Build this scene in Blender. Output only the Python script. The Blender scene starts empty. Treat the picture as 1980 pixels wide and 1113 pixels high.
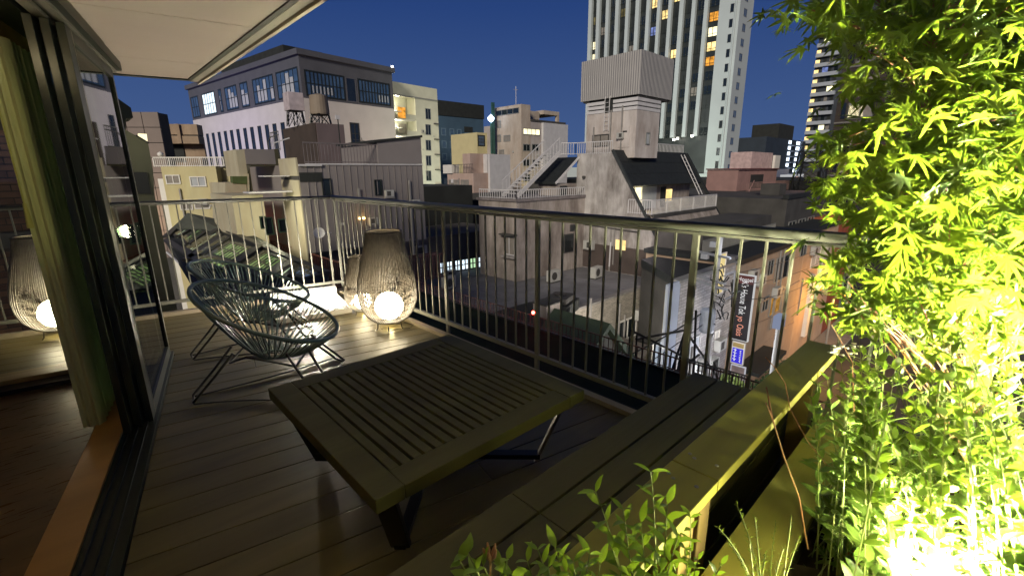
import bpy, bmesh, math, random
import numpy as np
from mathutils import Vector, Matrix
R = math.radians
random.seed(7); RNG = np.random.default_rng(11)
SC = bpy.context.scene
COL = SC.collection

# ------------------------------------------------------------------ camera
# world: X runs along the bench and the street, Y along the right hand railing, deck surface at z = 0
EYE = np.array([0.0, 0.0, 1.4]); FPX = 880.0
_p, _r, _a = R(14.3), R(-0.48), R(46.4)
_fh = np.array([math.cos(_a), math.sin(_a), 0]); _rh = np.array([math.sin(_a), -math.cos(_a), 0]); _z = np.array([0, 0, 1.0])
_u0 = math.cos(_p)*_z + math.sin(_p)*_fh; FW = math.cos(_p)*_fh - math.sin(_p)*_z
RT = _rh*math.cos(_r) + _u0*math.sin(_r); UP = -_rh*math.sin(_r) + _u0*math.cos(_r)
def ray(x, y): return RT*(x-990)/FPX + UP*(556.5-y)/FPX + FW
def Pz(x, y, z): d = ray(x, y); return EYE + d*(z-EYE[2])/d[2]
def Px(x, y, X): d = ray(x, y); return EYE + d*X/d[0]
def Py(x, y, Y): d = ray(x, y); return EYE + d*Y/d[1]
def Pd(x, y, D): d = ray(x, y); return EYE + d*D/(d@_fh)
cam = bpy.data.cameras.new("camera"); cam.lens = 16.0; cam.sensor_width = 36; cam.clip_start = 0.02; cam.clip_end = 3000
co = bpy.data.objects.new("camera", cam); COL.objects.link(co)
m = Matrix([[RT[0], UP[0], -FW[0], EYE[0]], [RT[1], UP[1], -FW[1], EYE[1]], [RT[2], UP[2], -FW[2], EYE[2]], [0, 0, 0, 1]])
co.matrix_world = m
SC.camera = co

# ------------------------------------------------------------------ sky, glow, exposure
W = bpy.data.worlds.new("World"); SC.world = W; W.use_nodes = True
nt = W.node_tree; nt.nodes.clear()
out = nt.nodes.new("ShaderNodeOutputWorld"); bg = nt.nodes.new("ShaderNodeBackground")
sky = nt.nodes.new("ShaderNodeTexSky"); sky.sky_type = 'NISHITA'; sky.sun_disc = False
sky.sun_elevation = R(-3.0); sky.sun_rotation = R(290); sky.altitude = 0; sky.air_density = 1.0; sky.dust_density = 0.6; sky.ozone_density = 3.0
tc = nt.nodes.new("ShaderNodeTexCoord"); sx = nt.nodes.new("ShaderNodeSeparateXYZ")
mr = nt.nodes.new("ShaderNodeValToRGB")
mr.color_ramp.elements[0].position = 0.0; mr.color_ramp.elements[0].color = (0.070, 0.130, 0.300, 1)
mr.color_ramp.elements[1].position = 0.75; mr.color_ramp.elements[1].color = (0.010, 0.022, 0.080, 1)
e = mr.color_ramp.elements.new(0.30); e.color = (0.022, 0.060, 0.215, 1)
mixn = nt.nodes.new("ShaderNodeMixRGB"); mixn.blend_type = 'ADD'; mixn.inputs[0].default_value = 1
sc_ = nt.nodes.new("ShaderNodeMixRGB"); sc_.blend_type = 'MULTIPLY'; sc_.inputs[0].default_value = 1; sc_.inputs[2].default_value = (0.05, 0.05, 0.05, 1)
nt.links.new(tc.outputs["Generated"], sx.inputs[0]); nt.links.new(sx.outputs["Z"], mr.inputs[0])
nt.links.new(sky.outputs[0], sc_.inputs[1]); nt.links.new(mr.outputs[0], mixn.inputs[1]); nt.links.new(sc_.outputs[0], mixn.inputs[2])
nt.links.new(mixn.outputs[0], bg.inputs[0]); bg.inputs[1].default_value = 0.9
nt.links.new(bg.outputs[0], out.inputs[0])
sun = bpy.data.lights.new("city_glow", 'SUN'); sun.energy = 3.1; sun.angle = R(12); sun.color = (1.0, 0.90, 0.74)
so = bpy.data.objects.new("city_glow", sun); COL.objects.link(so)
so.rotation_euler = Vector((-0.76, -0.47, 0.38)).to_track_quat('Z', 'Y').to_euler()
SC.view_settings.view_transform = 'Standard'; SC.view_settings.look = 'None'; SC.view_settings.exposure = 0; SC.view_settings.gamma = 1
SC.view_settings.use_curve_mapping = False
SC.render.engine = 'CYCLES'
SC.cycles.use_denoising = True
try: SC.cycles.denoiser = 'OPENIMAGEDENOISE'
except Exception: pass
SC.cycles.max_bounces = 6; SC.cycles.diffuse_bounces = 3; SC.cycles.glossy_bounces = 3; SC.cycles.transmission_bounces = 4
SC.cycles.transparent_max_bounces = 12; SC.cycles.sample_clamp_indirect = 4.0
SC.cycles.caustics_reflective = False; SC.cycles.caustics_refractive = False

# ------------------------------------------------------------------ materials
MATS = {}
def M(name, col, rough=0.7, var=0.2, scale=3.0, bump=0.0, metal=0.0, grain=None, stain=0.0, fine=0.0, spec=0.5, ribs=0.0, trans=0.0, brick=None):
    if name in MATS: return MATS[name]
    mt = bpy.data.materials.new(name); mt.use_nodes = True; n = mt.node_tree; L = n.links
    b = n.nodes["Principled BSDF"]; b.inputs["Roughness"].default_value = rough; b.inputs["Metallic"].default_value = metal
    b.inputs["Specular IOR Level"].default_value = spec
    g = n.nodes.new("ShaderNodeNewGeometry"); mp = n.nodes.new("ShaderNodeMapping"); L.new(g.outputs["Position"], mp.inputs[0])
    if grain:                                   # grain = (angle, stretch): long fibres along one direction
        mp.inputs["Rotation"].default_value = (0, 0, -grain[0]); mp.inputs["Scale"].default_value = (1.0/grain[1], 1, 1)
    nz = n.nodes.new("ShaderNodeTexNoise"); nz.inputs["Scale"].default_value = scale; nz.inputs["Detail"].default_value = 6
    L.new(mp.outputs[0], nz.inputs["Vector"])
    rp = n.nodes.new("ShaderNodeValToRGB"); c = np.array(col[:3])
    rp.color_ramp.elements[0].position = 0.3; rp.color_ramp.elements[1].position = 0.7
    rp.color_ramp.elements[0].color = (*(c*(1-var)), 1); rp.color_ramp.elements[1].color = (*np.minimum(c*(1+var), 1), 1)
    L.new(nz.outputs[0], rp.inputs[0]); cur = rp.outputs[0]
    hs = nz.outputs[0]
    if brick:                                   # brick = (unit length, course height, mortar colour)
        s2 = n.nodes.new("ShaderNodeSeparateXYZ"); ad = n.nodes.new("ShaderNodeMath"); cb = n.nodes.new("ShaderNodeCombineXYZ")
        L.new(g.outputs["Position"], s2.inputs[0]); L.new(s2.outputs[0], ad.inputs[0]); L.new(s2.outputs[1], ad.inputs[1])
        L.new(ad.outputs[0], cb.inputs[0]); L.new(s2.outputs[2], cb.inputs[1])
        bt = n.nodes.new("ShaderNodeTexBrick"); L.new(cb.outputs[0], bt.inputs["Vector"])
        bt.inputs["Scale"].default_value = 1; bt.inputs["Brick Width"].default_value = brick[0]; bt.inputs["Row Height"].default_value = brick[1]
        bt.inputs["Mortar Size"].default_value = brick[1]*0.07; bt.inputs["Mortar"].default_value = (*brick[2], 1)
        bt.inputs["Color1"].default_value = (*(c*(1-var)), 1); bt.inputs["Color2"].default_value = (*np.minimum(c*(1+var), 1), 1)
        mx = n.nodes.new("ShaderNodeMixRGB"); mx.blend_type = 'MULTIPLY'; mx.inputs[0].default_value = 0.45
        L.new(bt.outputs[0], mx.inputs[1]); L.new(nz.outputs[0], mx.inputs[2]); cur = mx.outputs[0]; hs = bt.outputs["Fac"]
    if stain:                                   # rain streaks running down the wall
        m2 = n.nodes.new("ShaderNodeMapping"); m2.inputs["Scale"].default_value = (.75, .75, 0.22); L.new(g.outputs["Position"], m2.inputs[0])
        n2 = n.nodes.new("ShaderNodeTexNoise"); n2.inputs["Scale"].default_value = 1.3; n2.inputs["Detail"].default_value = 8; n2.inputs["Roughness"].default_value = 0.7
        L.new(m2.outputs[0], n2.inputs["Vector"])
        r2 = n.nodes.new("ShaderNodeValToRGB"); r2.color_ramp.elements[0].position = 0.36; r2.color_ramp.elements[1].position = 0.62
        d = 1-stain; r2.color_ramp.elements[0].color = (d*1.0, d*0.93, d*0.88, 1); r2.color_ramp.elements[1].color = (1, 1, 1, 1)
        L.new(n2.outputs[0], r2.inputs[0]); m3 = n.nodes.new("ShaderNodeMixRGB"); m3.blend_type = 'MULTIPLY'; m3.inputs[0].default_value = 1
        L.new(cur, m3.inputs[1]); L.new(r2.outputs[0], m3.inputs[2]); cur = m3.outputs[0]
    L.new(cur, b.inputs["Base Color"])
    if bump or ribs or brick:
        bp = n.nodes.new("ShaderNodeBump"); bp.inputs["Strength"].default_value = bump or 0.5; bp.inputs["Distance"].default_value = 0.01
        if brick: bp.invert = True; bp.inputs["Distance"].default_value = 0.02
        if ribs:
            s3 = n.nodes.new("ShaderNodeSeparateXYZ"); L.new(g.outputs["Position"], s3.inputs[0])
            a3 = n.nodes.new("ShaderNodeMath"); L.new(s3.outputs[0], a3.inputs[0]); L.new(s3.outputs[1], a3.inputs[1])
            m4 = n.nodes.new("ShaderNodeMath"); m4.operation = 'MULTIPLY'; m4.inputs[1].default_value = 2*math.pi/ribs; L.new(a3.outputs[0], m4.inputs[0])
            s4 = n.nodes.new("ShaderNodeMath"); s4.operation = 'SINE'; L.new(m4.outputs[0], s4.inputs[0]); hs = s4.outputs[0]; bp.inputs["Distance"].default_value = 0.03
        L.new(hs, bp.inputs["Height"]); L.new(bp.outputs[0], b.inputs["Normal"])
    if fine:
        n5 = n.nodes.new("ShaderNodeTexNoise"); n5.inputs["Scale"].default_value = scale*14; L.new(mp.outputs[0], n5.inputs["Vector"])
        m5 = n.nodes.new("ShaderNodeMapRange"); m5.inputs[3].default_value = max(rough-fine, .05); m5.inputs[4].default_value = min(rough+fine, 1)
        L.new(n5.outputs[0], m5.inputs[0]); L.new(m5.outputs[0], b.inputs["Roughness"])
    if trans:
        o = n.nodes["Material Output"]; tb = n.nodes.new("ShaderNodeBsdfTranslucent"); ms = n.nodes.new("ShaderNodeMixShader")
        tcol = n.nodes.new("ShaderNodeMixRGB"); tcol.blend_type = 'MULTIPLY'; tcol.inputs[0].default_value = 1; tcol.inputs[2].default_value = (1.5, 1.4, 0.6, 1)
        L.new(cur, tcol.inputs[1]); L.new(tcol.outputs[0], tb.inputs[0]); ms.inputs[0].default_value = trans
        L.new(b.outputs[0], ms.inputs[1]); L.new(tb.outputs[0], ms.inputs[2]); L.new(ms.outputs[0], o.inputs[0])
    MATS[name] = mt; return mt
def E_(name, col, s, var=0.0, scale=3.0):
    if name in MATS: return MATS[name]
    mt = bpy.data.materials.new(name); mt.use_nodes = True; n = mt.node_tree; n.nodes.clear()
    o = n.nodes.new("ShaderNodeOutputMaterial"); em = n.nodes.new("ShaderNodeEmission"); em.inputs[0].default_value = (*col, 1); em.inputs[1].default_value = s
    if var:
        g = n.nodes.new("ShaderNodeNewGeometry"); nz = n.nodes.new("ShaderNodeTexNoise"); nz.inputs["Scale"].default_value = scale; nz.inputs["Detail"].default_value = 3
        n.links.new(g.outputs["Position"], nz.inputs["Vector"]); mr_ = n.nodes.new("ShaderNodeMapRange")
        mr_.inputs[1].default_value = .3; mr_.inputs[2].default_value = .7; mr_.inputs[3].default_value = s*(1-var); mr_.inputs[4].default_value = s*(1+var)
        n.links.new(nz.outputs[0], mr_.inputs[0]); n.links.new(mr_.outputs[0], em.inputs[1])
    n.links.new(em.outputs[0], o.inputs[0]); MATS[name] = mt; return mt
def glass(name, tint=(.8, .85, .82), refl=0.12, ior=1.5):
    if name in MATS: return MATS[name]
    mt = bpy.data.materials.new(name); mt.use_nodes = True; n = mt.node_tree; n.nodes.clear()
    o = n.nodes.new("ShaderNodeOutputMaterial"); t = n.nodes.new("ShaderNodeBsdfTransparent"); t.inputs[0].default_value = (*tint, 1)
    gl = n.nodes.new("ShaderNodeBsdfGlossy"); gl.inputs[1].default_value = 0.02; fr = n.nodes.new("ShaderNodeFresnel"); fr.inputs[0].default_value = ior
    ad = n.nodes.new("ShaderNodeMath"); ad.inputs[1].default_value = refl; ad.use_clamp = True
    mx = n.nodes.new("ShaderNodeMixShader"); n.links.new(fr.outputs[0], ad.inputs[0]); g_ = n.nodes.new('ShaderNodeNewGeometry'); iv = n.nodes.new('ShaderNodeMath'); iv.operation = 'SUBTRACT'; iv.inputs[0].default_value = 1; n.links.new(g_.outputs['Backfacing'], iv.inputs[1]); mu = n.nodes.new('ShaderNodeMath'); mu.operation = 'MULTIPLY'; n.links.new(iv.outputs[0], mu.inputs[0]); n.links.new(ad.outputs[0], mu.inputs[1]); n.links.new(mu.outputs[0], mx.inputs[0])
    n.links.new(t.outputs[0], mx.inputs[1]); n.links.new(gl.outputs[0], mx.inputs[2]); n.links.new(mx.outputs[0], o.inputs[0])
    MATS[name] = mt; return mt

PL = R(-11.5)
plank_m = [M("deck_wood_%d" % i, c, 0.42, 0.28, 6, 0.35, grain=(PL, 14), fine=.12) for i, c in enumerate([(.128, .104, .042), (.145, .118, .050), (.114, .092, .038)])]
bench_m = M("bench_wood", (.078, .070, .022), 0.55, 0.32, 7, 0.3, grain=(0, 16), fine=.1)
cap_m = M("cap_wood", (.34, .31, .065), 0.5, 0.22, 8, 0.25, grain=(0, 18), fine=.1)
table_m = M("table_wood", (.078, .072, .022), 0.6, 0.3, 9, 0.3, grain=(R(90), 10), fine=.1)
tablex_m = M("table_wood_cross", (.086, .078, .023), 0.6, 0.15, 14, 0.3, grain=(0, 10), fine=.1)
pine_m = M("pine_wood", (.50, .27, .085), 0.4, 0.14, 7, 0.1, grain=(R(78), 14), fine=.1)
floor_m = M("room_floor_wood", (.16, .095, .04), 0.3, 0.35, 4, 0.1, grain=(R(-12), 8), fine=.1)
rail_m = M("rail_metal", (.15, .148, .125), 0.45, 0.1, 5)
railtop_m = M("rail_top_metal", (.085, .085, .072), 0.42, 0.15, 7, fine=.1)
black_m = M("black_metal", (.012, .013, .012), 0.35, 0.2, 6, metal=0.3)
frame_m = M("black_aluminium", (.014, .017, .012), 0.32, 0.15, 4)
darkp_m = M("dark_ledge_paint", (.010, .017, .011), 0.9, 0.35, 3, spec=.1)
soffit_m = M("soffit_panel", (.45, .38, .33), 0.7, 0.05, 1.2)
trim_m = M("soffit_trim", (.36, .33, .26), 0.6, 0.1, 3)
cream_m = M("cream_curtain", (.60, .60, .36), 0.9, 0.06, 6)
white_m = M("white_paint", (.62, .60, .56), 0.5, 0.05, 3)
wht2_m = M("dull_white_paint", (.50, .49, .50), 0.6, 0.08, 2)
conc_m = M("stained_concrete", (.40, .38, .37), 0.85, 0.2, 1.2, 0.2, stain=.62)
conc2_m = M("pinkish_concrete", (.34, .30, .275), 0.85, 0.15, 1.2, 0.2, stain=.55)
dark_m = M("dark_wall", (.05, .048, .045), 0.8, 0.3, 1)
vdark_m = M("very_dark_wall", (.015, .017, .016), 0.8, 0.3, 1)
roofd_m = M("dark_roofing", (.010, .013, .014), 0.75, 0.35, 4, 0.3)
winglass = M("window_glass_dark", (.012, .017, .020), 0.12, 0.3, 0.6, spec=.8)
wblue = M("window_glass_blue", (.045, .085, .15), 0.12, 0.3, .6, spec=.8)
curt_m = M("window_curtain", (.20, .18, .16), 0.7, 0.2, 2)
curtl_m = M("window_curtain_pale", (.34, .36, .38), 0.7, 0.1, 2)
fr_m = M("window_frame_grey", (.20, .20, .19), 0.5, .1, 3)
warm = E_("lit_window_warm", (1, .72, .28), 1.6, .5, .9); warmw = E_("lit_window_pale", (1, .90, .55), 1.7, .35, .9)
orange = E_("lit_window_orange", (1, .42, .06), .9, .6, 1.3); cool = E_("lit_window_cool", (.75, .9, 1), 1.5, .3, 2.0); dimw = E_("lit_window_dim", (.6, .5, .22), .22, .5, 1)
bluew = E_("lit_window_blue", (.35, .45, 1), .5, .5, 1); green_e = E_("lit_panel_green", (.62, .85, .36), .8, .35, 2.5); whitel = E_("tube_light", (.92, 1, .9), 1.5)
whitehot = E_("lamp_white", (1, .95, .82), 9); red_e = E_("lamp_red", (1, .03, .02), 80); bluehot = E_("lamp_blue_white", (.6, .75, 1), 12)

# ------------------------------------------------------------------ mesh helpers
class MB:
    def __init__(s): s.v = []; s.f = []
    def add(s, v, f):
        n = len(s.v); s.v += [tuple(map(float, q)) for q in v]; s.f += [tuple(i+n for i in q) for q in f]; return s
    def box(s, a, b):
        x0, y0, z0 = [min(a[i], b[i]) for i in range(3)]; x1, y1, z1 = [max(a[i], b[i]) for i in range(3)]
        return s.add([(x0, y0, z0), (x1, y0, z0), (x1, y1, z0), (x0, y1, z0), (x0, y0, z1), (x1, y0, z1), (x1, y1, z1), (x0, y1, z1)],
                     [(0, 3, 2, 1), (4, 5, 6, 7), (0, 1, 5, 4), (1, 2, 6, 5), (2, 3, 7, 6), (3, 0, 4, 7)])
    def prism(s, poly, z0, z1):
        n = len(poly); return s.add([(p[0], p[1], z0) for p in poly]+[(p[0], p[1], z1) for p in poly],
            [tuple(range(n))[::-1], tuple(range(n, 2*n))]+[(i, (i+1) % n, (i+1) % n+n, i+n) for i in range(n)])
    def slab(s, poly, off):                       # polygon in 3D thickened by a vector
        n = len(poly); o = np.array(off); P = [np.array(p, float) for p in poly]
        return s.add(P+[p+o for p in P], [tuple(range(n))[::-1], tuple(range(n, 2*n))]+[(i, (i+1) % n, (i+1) % n+n, i+n) for i in range(n)])
    def tube(s, pts, r, n=6, closed=False, flat=None):
        pts = [Vector(p) for p in pts]; N = len(pts); rs = r if isinstance(r, (list, tuple)) else [r]*N
        ref = None; V = []; F = []
        for i, p in enumerate(pts):
            a = pts[(i-1) % N] if (closed or i) else p; b = pts[(i+1) % N] if (closed or i < N-1) else p
            t = (b-a).normalized()
            if ref is None:
                ref = t.cross(Vector((0, 0, 1)))
                if ref.length < .05: ref = t.cross(Vector((1, 0, 0)))
                ref.normalize()
            ref = (ref - t*ref.dot(t)).normalized(); bn = t.cross(ref)
            for k in range(n):
                q = 2*math.pi*k/n; V.append(p+(ref*math.cos(q)+bn*math.sin(q)*(flat or 1))*rs[i])
        for i in range(N if closed else N-1):
            for k in range(n):
                a = i*n+k; b = i*n+(k+1) % n; c = ((i+1) % N)*n+(k+1) % n; d = ((i+1) % N)*n+k; F.append((a, b, c, d))
        if not closed: F.append(tuple(range(n))[::-1]); F.append(tuple(range((N-1)*n, N*n)))
        return s.add(V, F)
    def beam(s, a, b, w, h):                      # rectangular bar between two points, h measured vertically where possible
        a = Vector(a); b = Vector(b); t = (b-a).normalized(); u = t.cross(Vector((0, 0, 1)))
        if u.length < .02: u = Vector((1, 0, 0))
        u.normalize(); v = u.cross(t); u *= w/2; v *= h/2
        V = [a-u-v, a+u-v, a+u+v, a-u+v, b-u-v, b+u-v, b+u+v, b-u+v]
        return s.add(V, [(0, 3, 2, 1), (4, 5, 6, 7), (0, 1, 5, 4), (1, 2, 6, 5), (2, 3, 7, 6), (3, 0, 4, 7)])
    def lathe(s, prof, n=24, c=(0, 0), cap=True):
        V = []; F = []
        for r, z in prof:
            for k in range(n): q = 2*math.pi*k/n; V.append((c[0]+r*math.cos(q), c[1]+r*math.sin(q), z))
        for i in range(len(prof)-1):
            for k in range(n): F.append((i*n+k, i*n+(k+1) % n, (i+1)*n+(k+1) % n, (i+1)*n+k))
        if cap: F.append(tuple(range(n))[::-1]); F.append(tuple(range((len(prof)-1)*n, len(prof)*n)))
        return s.add(V, F)
    def mesh(s, name, mat, bevel=0, smooth=False):
        me = bpy.data.meshes.new(name); me.from_pydata(s.v, [], s.f)
        if mat: me.materials.append(mat)
        if bevel:
            bm = bmesh.new(); bm.from_mesh(me); bmesh.ops.recalc_face_normals(bm, faces=bm.faces)
            bmesh.ops.bevel(bm, geom=[e for e in bm.edges if len(e.link_faces) == 2 and e.calc_face_angle(0) > .6], offset=bevel, segments=2, profile=.6, affect='EDGES')
            bm.to_mesh(me); bm.free()
        else:
            bm = bmesh.new(); bm.from_mesh(me); bmesh.ops.recalc_face_normals(bm, faces=bm.faces); bm.to_mesh(me); bm.free()
        if smooth: me.polygons.foreach_set("use_smooth", [True]*len(me.polygons))
        me.update(); return me
def link(name, me, parent=None, loc=(0, 0, 0), rz=0):
    o = bpy.data.objects.new(name, me); COL.objects.link(o); o.location = loc; o.rotation_euler = (0, 0, rz)
    if parent: o.parent = parent
    return o
def part(name, mb, mat, parent=None, bevel=0, smooth=False, loc=(0, 0, 0), rz=0): return link(name, mb.mesh(name, mat, bevel, smooth), parent, loc, rz)
def tag(o, label=None, cat=None, group=None, kind=None):
    if label: o["label"] = label
    if cat: o["category"] = cat
    if group: o["group"] = group
    if kind: o["kind"] = kind
    return o
def thing(name, label, cat, loc=(0, 0, 0), rz=0, group=None):
    o = bpy.data.objects.new(name, None); COL.objects.link(o); o.location = loc; o.rotation_euler = (0, 0, rz); o.empty_display_size = .2
    return tag(o, label, cat, group)
def struct(name, mb, mat, bevel=0): return tag(part(name, mb, mat, None, bevel), kind='structure')
def copy_tree(o, parent=None):
    c = o.copy(); COL.objects.link(c); c.parent = parent
    for ch in list(o.children): copy_tree(ch, c)
    return c
def lamp(parent, name, kind, loc, energy, col, size=.05, target=None, spot=None, blend=.5):
    l = bpy.data.lights.new(name, kind); l.energy = energy; l.color = col
    if kind != 'AREA': l.shadow_soft_size = size
    else: l.size = size
    if spot: l.spot_size = R(spot); l.spot_blend = blend
    o = bpy.data.objects.new(name, l); COL.objects.link(o)
    if parent: o.parent = parent
    o.location = loc
    if target is not None: o.rotation_euler = (Vector(loc)-Vector(target)).to_track_quat('Z', 'Y').to_euler()
    return o

# ------------------------------------------------------------------ ground far below
struct('ground', MB().box((-1500, -1500, -12.5), (2500, 2500, -12)), M("asphalt_ground", (.045, .045, .048), .8, .3, .5))
struct('road', MB().box((-40, .5, -12), (260, 6.2, -11.99)), M("road_asphalt", (.05, .05, .052), .6, .25, 1.2))
struct('pavement', MB().box((-40, 6.2, -12), (260, 8.15, -11.86)), M("paving", (.22, .20, .18), .8, .15, 2))
lnm = MB()
for k in range(40): lnm.box((10+k*4, 3.25, -11.99), (12+k*4, 3.4, -11.984))
struct('road_marking', lnm, white_m)

# ------------------------------------------------------------------ generic building
class B:
    """a building: local x along its street face 'U' (normal -y), local y along its side face 'V' (normal -x)"""
    def __init__(s, name, label, x, y, rot=0, z0=-12, cat='building', group=None):
        s.x, s.y, s.z0, s.rot = x, y, z0, rot; s.o = thing(name, label, cat, (x, y, z0), rot, group)
    def loc(s, p):
        dx, dy = p[0]-s.x, p[1]-s.y; c, n = math.cos(-s.rot), math.sin(-s.rot); return np.array([dx*c-dy*n, dx*n+dy*c, p[2]-s.z0])
    def uv(s, face, px, py, off=0.0):
        o = s.loc(EYE); d = ray(px, py); c, n = math.cos(-s.rot), math.sin(-s.rot); d = np.array([d[0]*c-d[1]*n, d[0]*n+d[1]*c, d[2]])
        k = 1 if face == 'U' else 0
        t = (off-o[k])/d[k]; q = o+d*t; return q[1-k], q[2]
    def fb(s, face, a0, a1, o0, o1, z0, z1, off=0.0, mb=None):
        mb = mb or MB()
        if face == 'U': mb.box((a0, off-o1, z0), (a1, off-o0, z1))
        else: mb.box((off-o1, a0, z0), (off-o0, a1, z1))
        return mb
    def box(s, name, mat, a, b, bevel=0): return part(name, MB().box(a, b), mat, s.o, bevel)
    def win(s, face, a0, a1, z0, z1, mat=None, off=0.0, fr=fr_m, t=.06, mull=1, sill=None, tr=0, name='window'):
        if a1 < a0: a0, a1 = a1, a0
        mb = MB(); P = .05
        s.fb(face, a0-t, a0, 0, P, z0-t, z1+t, off, mb); s.fb(face, a1, a1+t, 0, P, z0-t, z1+t, off, mb)
        s.fb(face, a0, a1, 0, P, z0-t, z0, off, mb); s.fb(face, a0, a1, 0, P, z1, z1+t, off, mb)
        for k in range(mull): c = a0+(a1-a0)*(k+1)/(mull+1); s.fb(face, c-t*.4, c+t*.4, .012, P*.8, z0, z1, off, mb)
        for k in range(tr): c = z0+(z1-z0)*(k+1)/(tr+1); s.fb(face, a0, a1, .013, P*.7, c-t*.3, c+t*.3, off, mb)
        w = part(name, mb, fr, s.o); part('pane', s.fb(face, a0, a1, .002, .010, z0, z1, off), mat or winglass, w)
        if sill: part('sill', s.fb(face, a0-t*2, a1+t*2, 0, .14, z0-t*2.4, z0-t*1.05, off), sill, w)
        return w
    def pw(s, face, x0, y0, x1, y1, mat=None, off=0.0, **k):
        ym = (y0+y1)/2; xm = (x0+x1)/2
        a0 = s.uv(face, x0, ym, off)[0]; a1 = s.uv(face, x1, ym, off)[0]; z1 = s.uv(face, xm, y0, off)[1]; z0 = s.uv(face, xm, y1, off)[1]
        return s.win(face, a0, a1, z0, z1, mat, off, **k)
    def pbox(s, name, face, x0, y0, x1, y1, mat, o0=0, o1=.05, off=0.0):
        ym = (y0+y1)/2; xm = (x0+x1)/2
        a0 = s.uv(face, x0, ym, off)[0]; a1 = s.uv(face, x1, ym, off)[0]; z1 = s.uv(face, xm, y0, off)[1]; z0 = s.uv(face, xm, y1, off)[1]
        return part(name, s.fb(face, a0, a1, o0, o1, z0, z1, off), mat, s.o)
    def rail(s, pts, h=1.05, gap=.16, mat=wht2_m, r=.015, post=None):
        t = MB(); b = MB(); kb = MB()
        for p, q in zip(pts, pts[1:]):
            p = np.array(p, float); q = np.array(q, float); L = np.linalg.norm(q-p); U = np.array([0, 0, h])
            t.beam(p+U, q+U, .05, .05); kb.beam(p+U*.08, q+U*.08, .03, .03); n = max(int(L/gap), 1)
            for k in range(n+1): c = p+(q-p)*k/n; w = r*(2 if post and k % post == 0 else 1); b.box((c[0]-w, c[1]-w, c[2]), (c[0]+w, c[1]+w, c[2]+h-.03))
        o = part('roof_rail', t, mat, s.o); part('kick_rail', kb, mat, o); tag(part('baluster_row', b, mat, o), kind='stuff'); return o

# ================================================================== OUR BALCONY
# door line direction (78.5 deg), house corner (0.40, 4.42), end wall direction (-12.6 deg)
D1 = np.array([math.cos(R(78.5)), math.sin(R(78.5))]); D0 = np.array([.374, 4.294])
E1 = np.array([math.cos(PL), math.sin(PL)]); E2 = np.array([-math.sin(PL), math.cos(PL)])
def door(t, o=0.0): p = D0+D1*t+np.array([D1[1], -D1[0]])*o; return p      # t along the door from its far end, o outward (towards the deck)
def frompl(s, n): return E1*s+E2*n
deck = tag(thing('deck', None, None), kind='structure')
for k in ('label', 'category'):
    if k in deck: del deck[k]
part('deck_base', MB().prism([tuple(door(-7, .0)), (2.32, -2.6), (2.32, 5.38), (-2.5, 6.45), (-2.5, 5.05), (.40, 4.42)], -.22, -.035), M("deck_joist_shadow", (.02, .015, .01), .9), deck)
n = -.3; k = 0
while n < 5.62:
    n1 = n+.160; w0, w1 = n+.0028, n1-.0028
    left = -.485 if n1 < 4.43 else -3.4
    cuts = []
    xr = lambda q: (2.21-.1994*q)/.98
    s0 = left; segs = []
    if k % 3 == 1 and n > 3.0: cx = .05+.25*((k*7) % 5); segs = [(s0, cx-.002), (cx+.002, None)]
    elif k % 5 == 2: cx = .9+.2*((k*3) % 4); segs = [(s0, cx-.002), (cx+.002, None)]
    else: segs = [(s0, None)]
    for a, b in segs:
        P = [frompl(a, w0), frompl(b if b else xr(w0), w0), frompl(b if b else xr(w1), w1), frompl(a, w1)]
        part('plank', MB().prism([tuple(p) for p in P], -.03, 0), plank_m[(k*5+(1 if b else 0)) % 3], deck, .003)
    n = n1; k += 1
# edge boards and kerb under the rails
part('edge_board', MB().prism([tuple(frompl(-3.6, 5.635)), tuple(frompl(1.155, 5.635)), tuple(frompl(1.16, 5.70)), tuple(frompl(-3.6, 5.70))], -.03, .035), M("edge_wood", (.30, .25, .18), .5, .1, 6), deck, .003)
part('edge_board', MB().box((2.15, -2.6, -.028), (2.205, 5.28, .030)), MATS["edge_wood"], deck, .003)
struct('balcony_slab', MB().prism([(-.6, -2.6), (2.5, -2.6), (2.5, 5.5), (-2.5, 6.62), (-2.5, 6.0), (-.6, 5.0)], -.6, -.24), dark_m)
# dark ledge outside the railing with its low wire guard
ledge = thing('dark_ledge', 'flat dark teal metal canopy below the balcony on the street side', 'canopy', (2.52, 0, -.3))
part('canopy_sheet', MB().box((0, -3, -.08), (.98, 6.2, 0)), darkp_m, ledge, .01)
part('canopy_lip', MB().box((.98, -3, -.10), (1.01, 6.2, .02)), black_m, ledge)
g = thing('ledge_guard', 'low thin dark guard rail along the outer edge of the canopy', 'guard rail', (3.49, 0, -.28))
part('guard_rail_bar', MB().beam((0, -3, .135), (0, 6.2, .135), .010, .010).beam((0, -3, .03), (0, 6.2, .03), .008, .008), M("red_brown_steel", (.10, .035, .028), .5), g)
bb = [MB().box((-.003, y, 0), (.003, y+.006, .132)) for y in np.arange(-1.0, 6.0, .052)]
bm0 = bb[0].mesh('guard_bar', MATS["red_brown_steel"])
for i in range(0, 132): link('guard_bar', bm0, g, (0, i*.052, 0))
rl = thing('warning_light', 'small glowing red warning lamp beyond the balcony rail', 'warning lamp', tuple(Px(1031, 604, 3.47)))
part('lens', MB().lathe([(0.001, -.018), (.013, -.012), (.018, 0), (.013, .012), (.001, .018)], 12, cap=False), red_e, rl, smooth=True)
part('bracket', MB().box((-.02, -.012, -.05), (.0, .012, -.018)), black_m, rl)
lamp(rl, 'red_glow', 'POINT', (0, 0, .01), 1.2, (1, .05, .03), .02)

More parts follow.
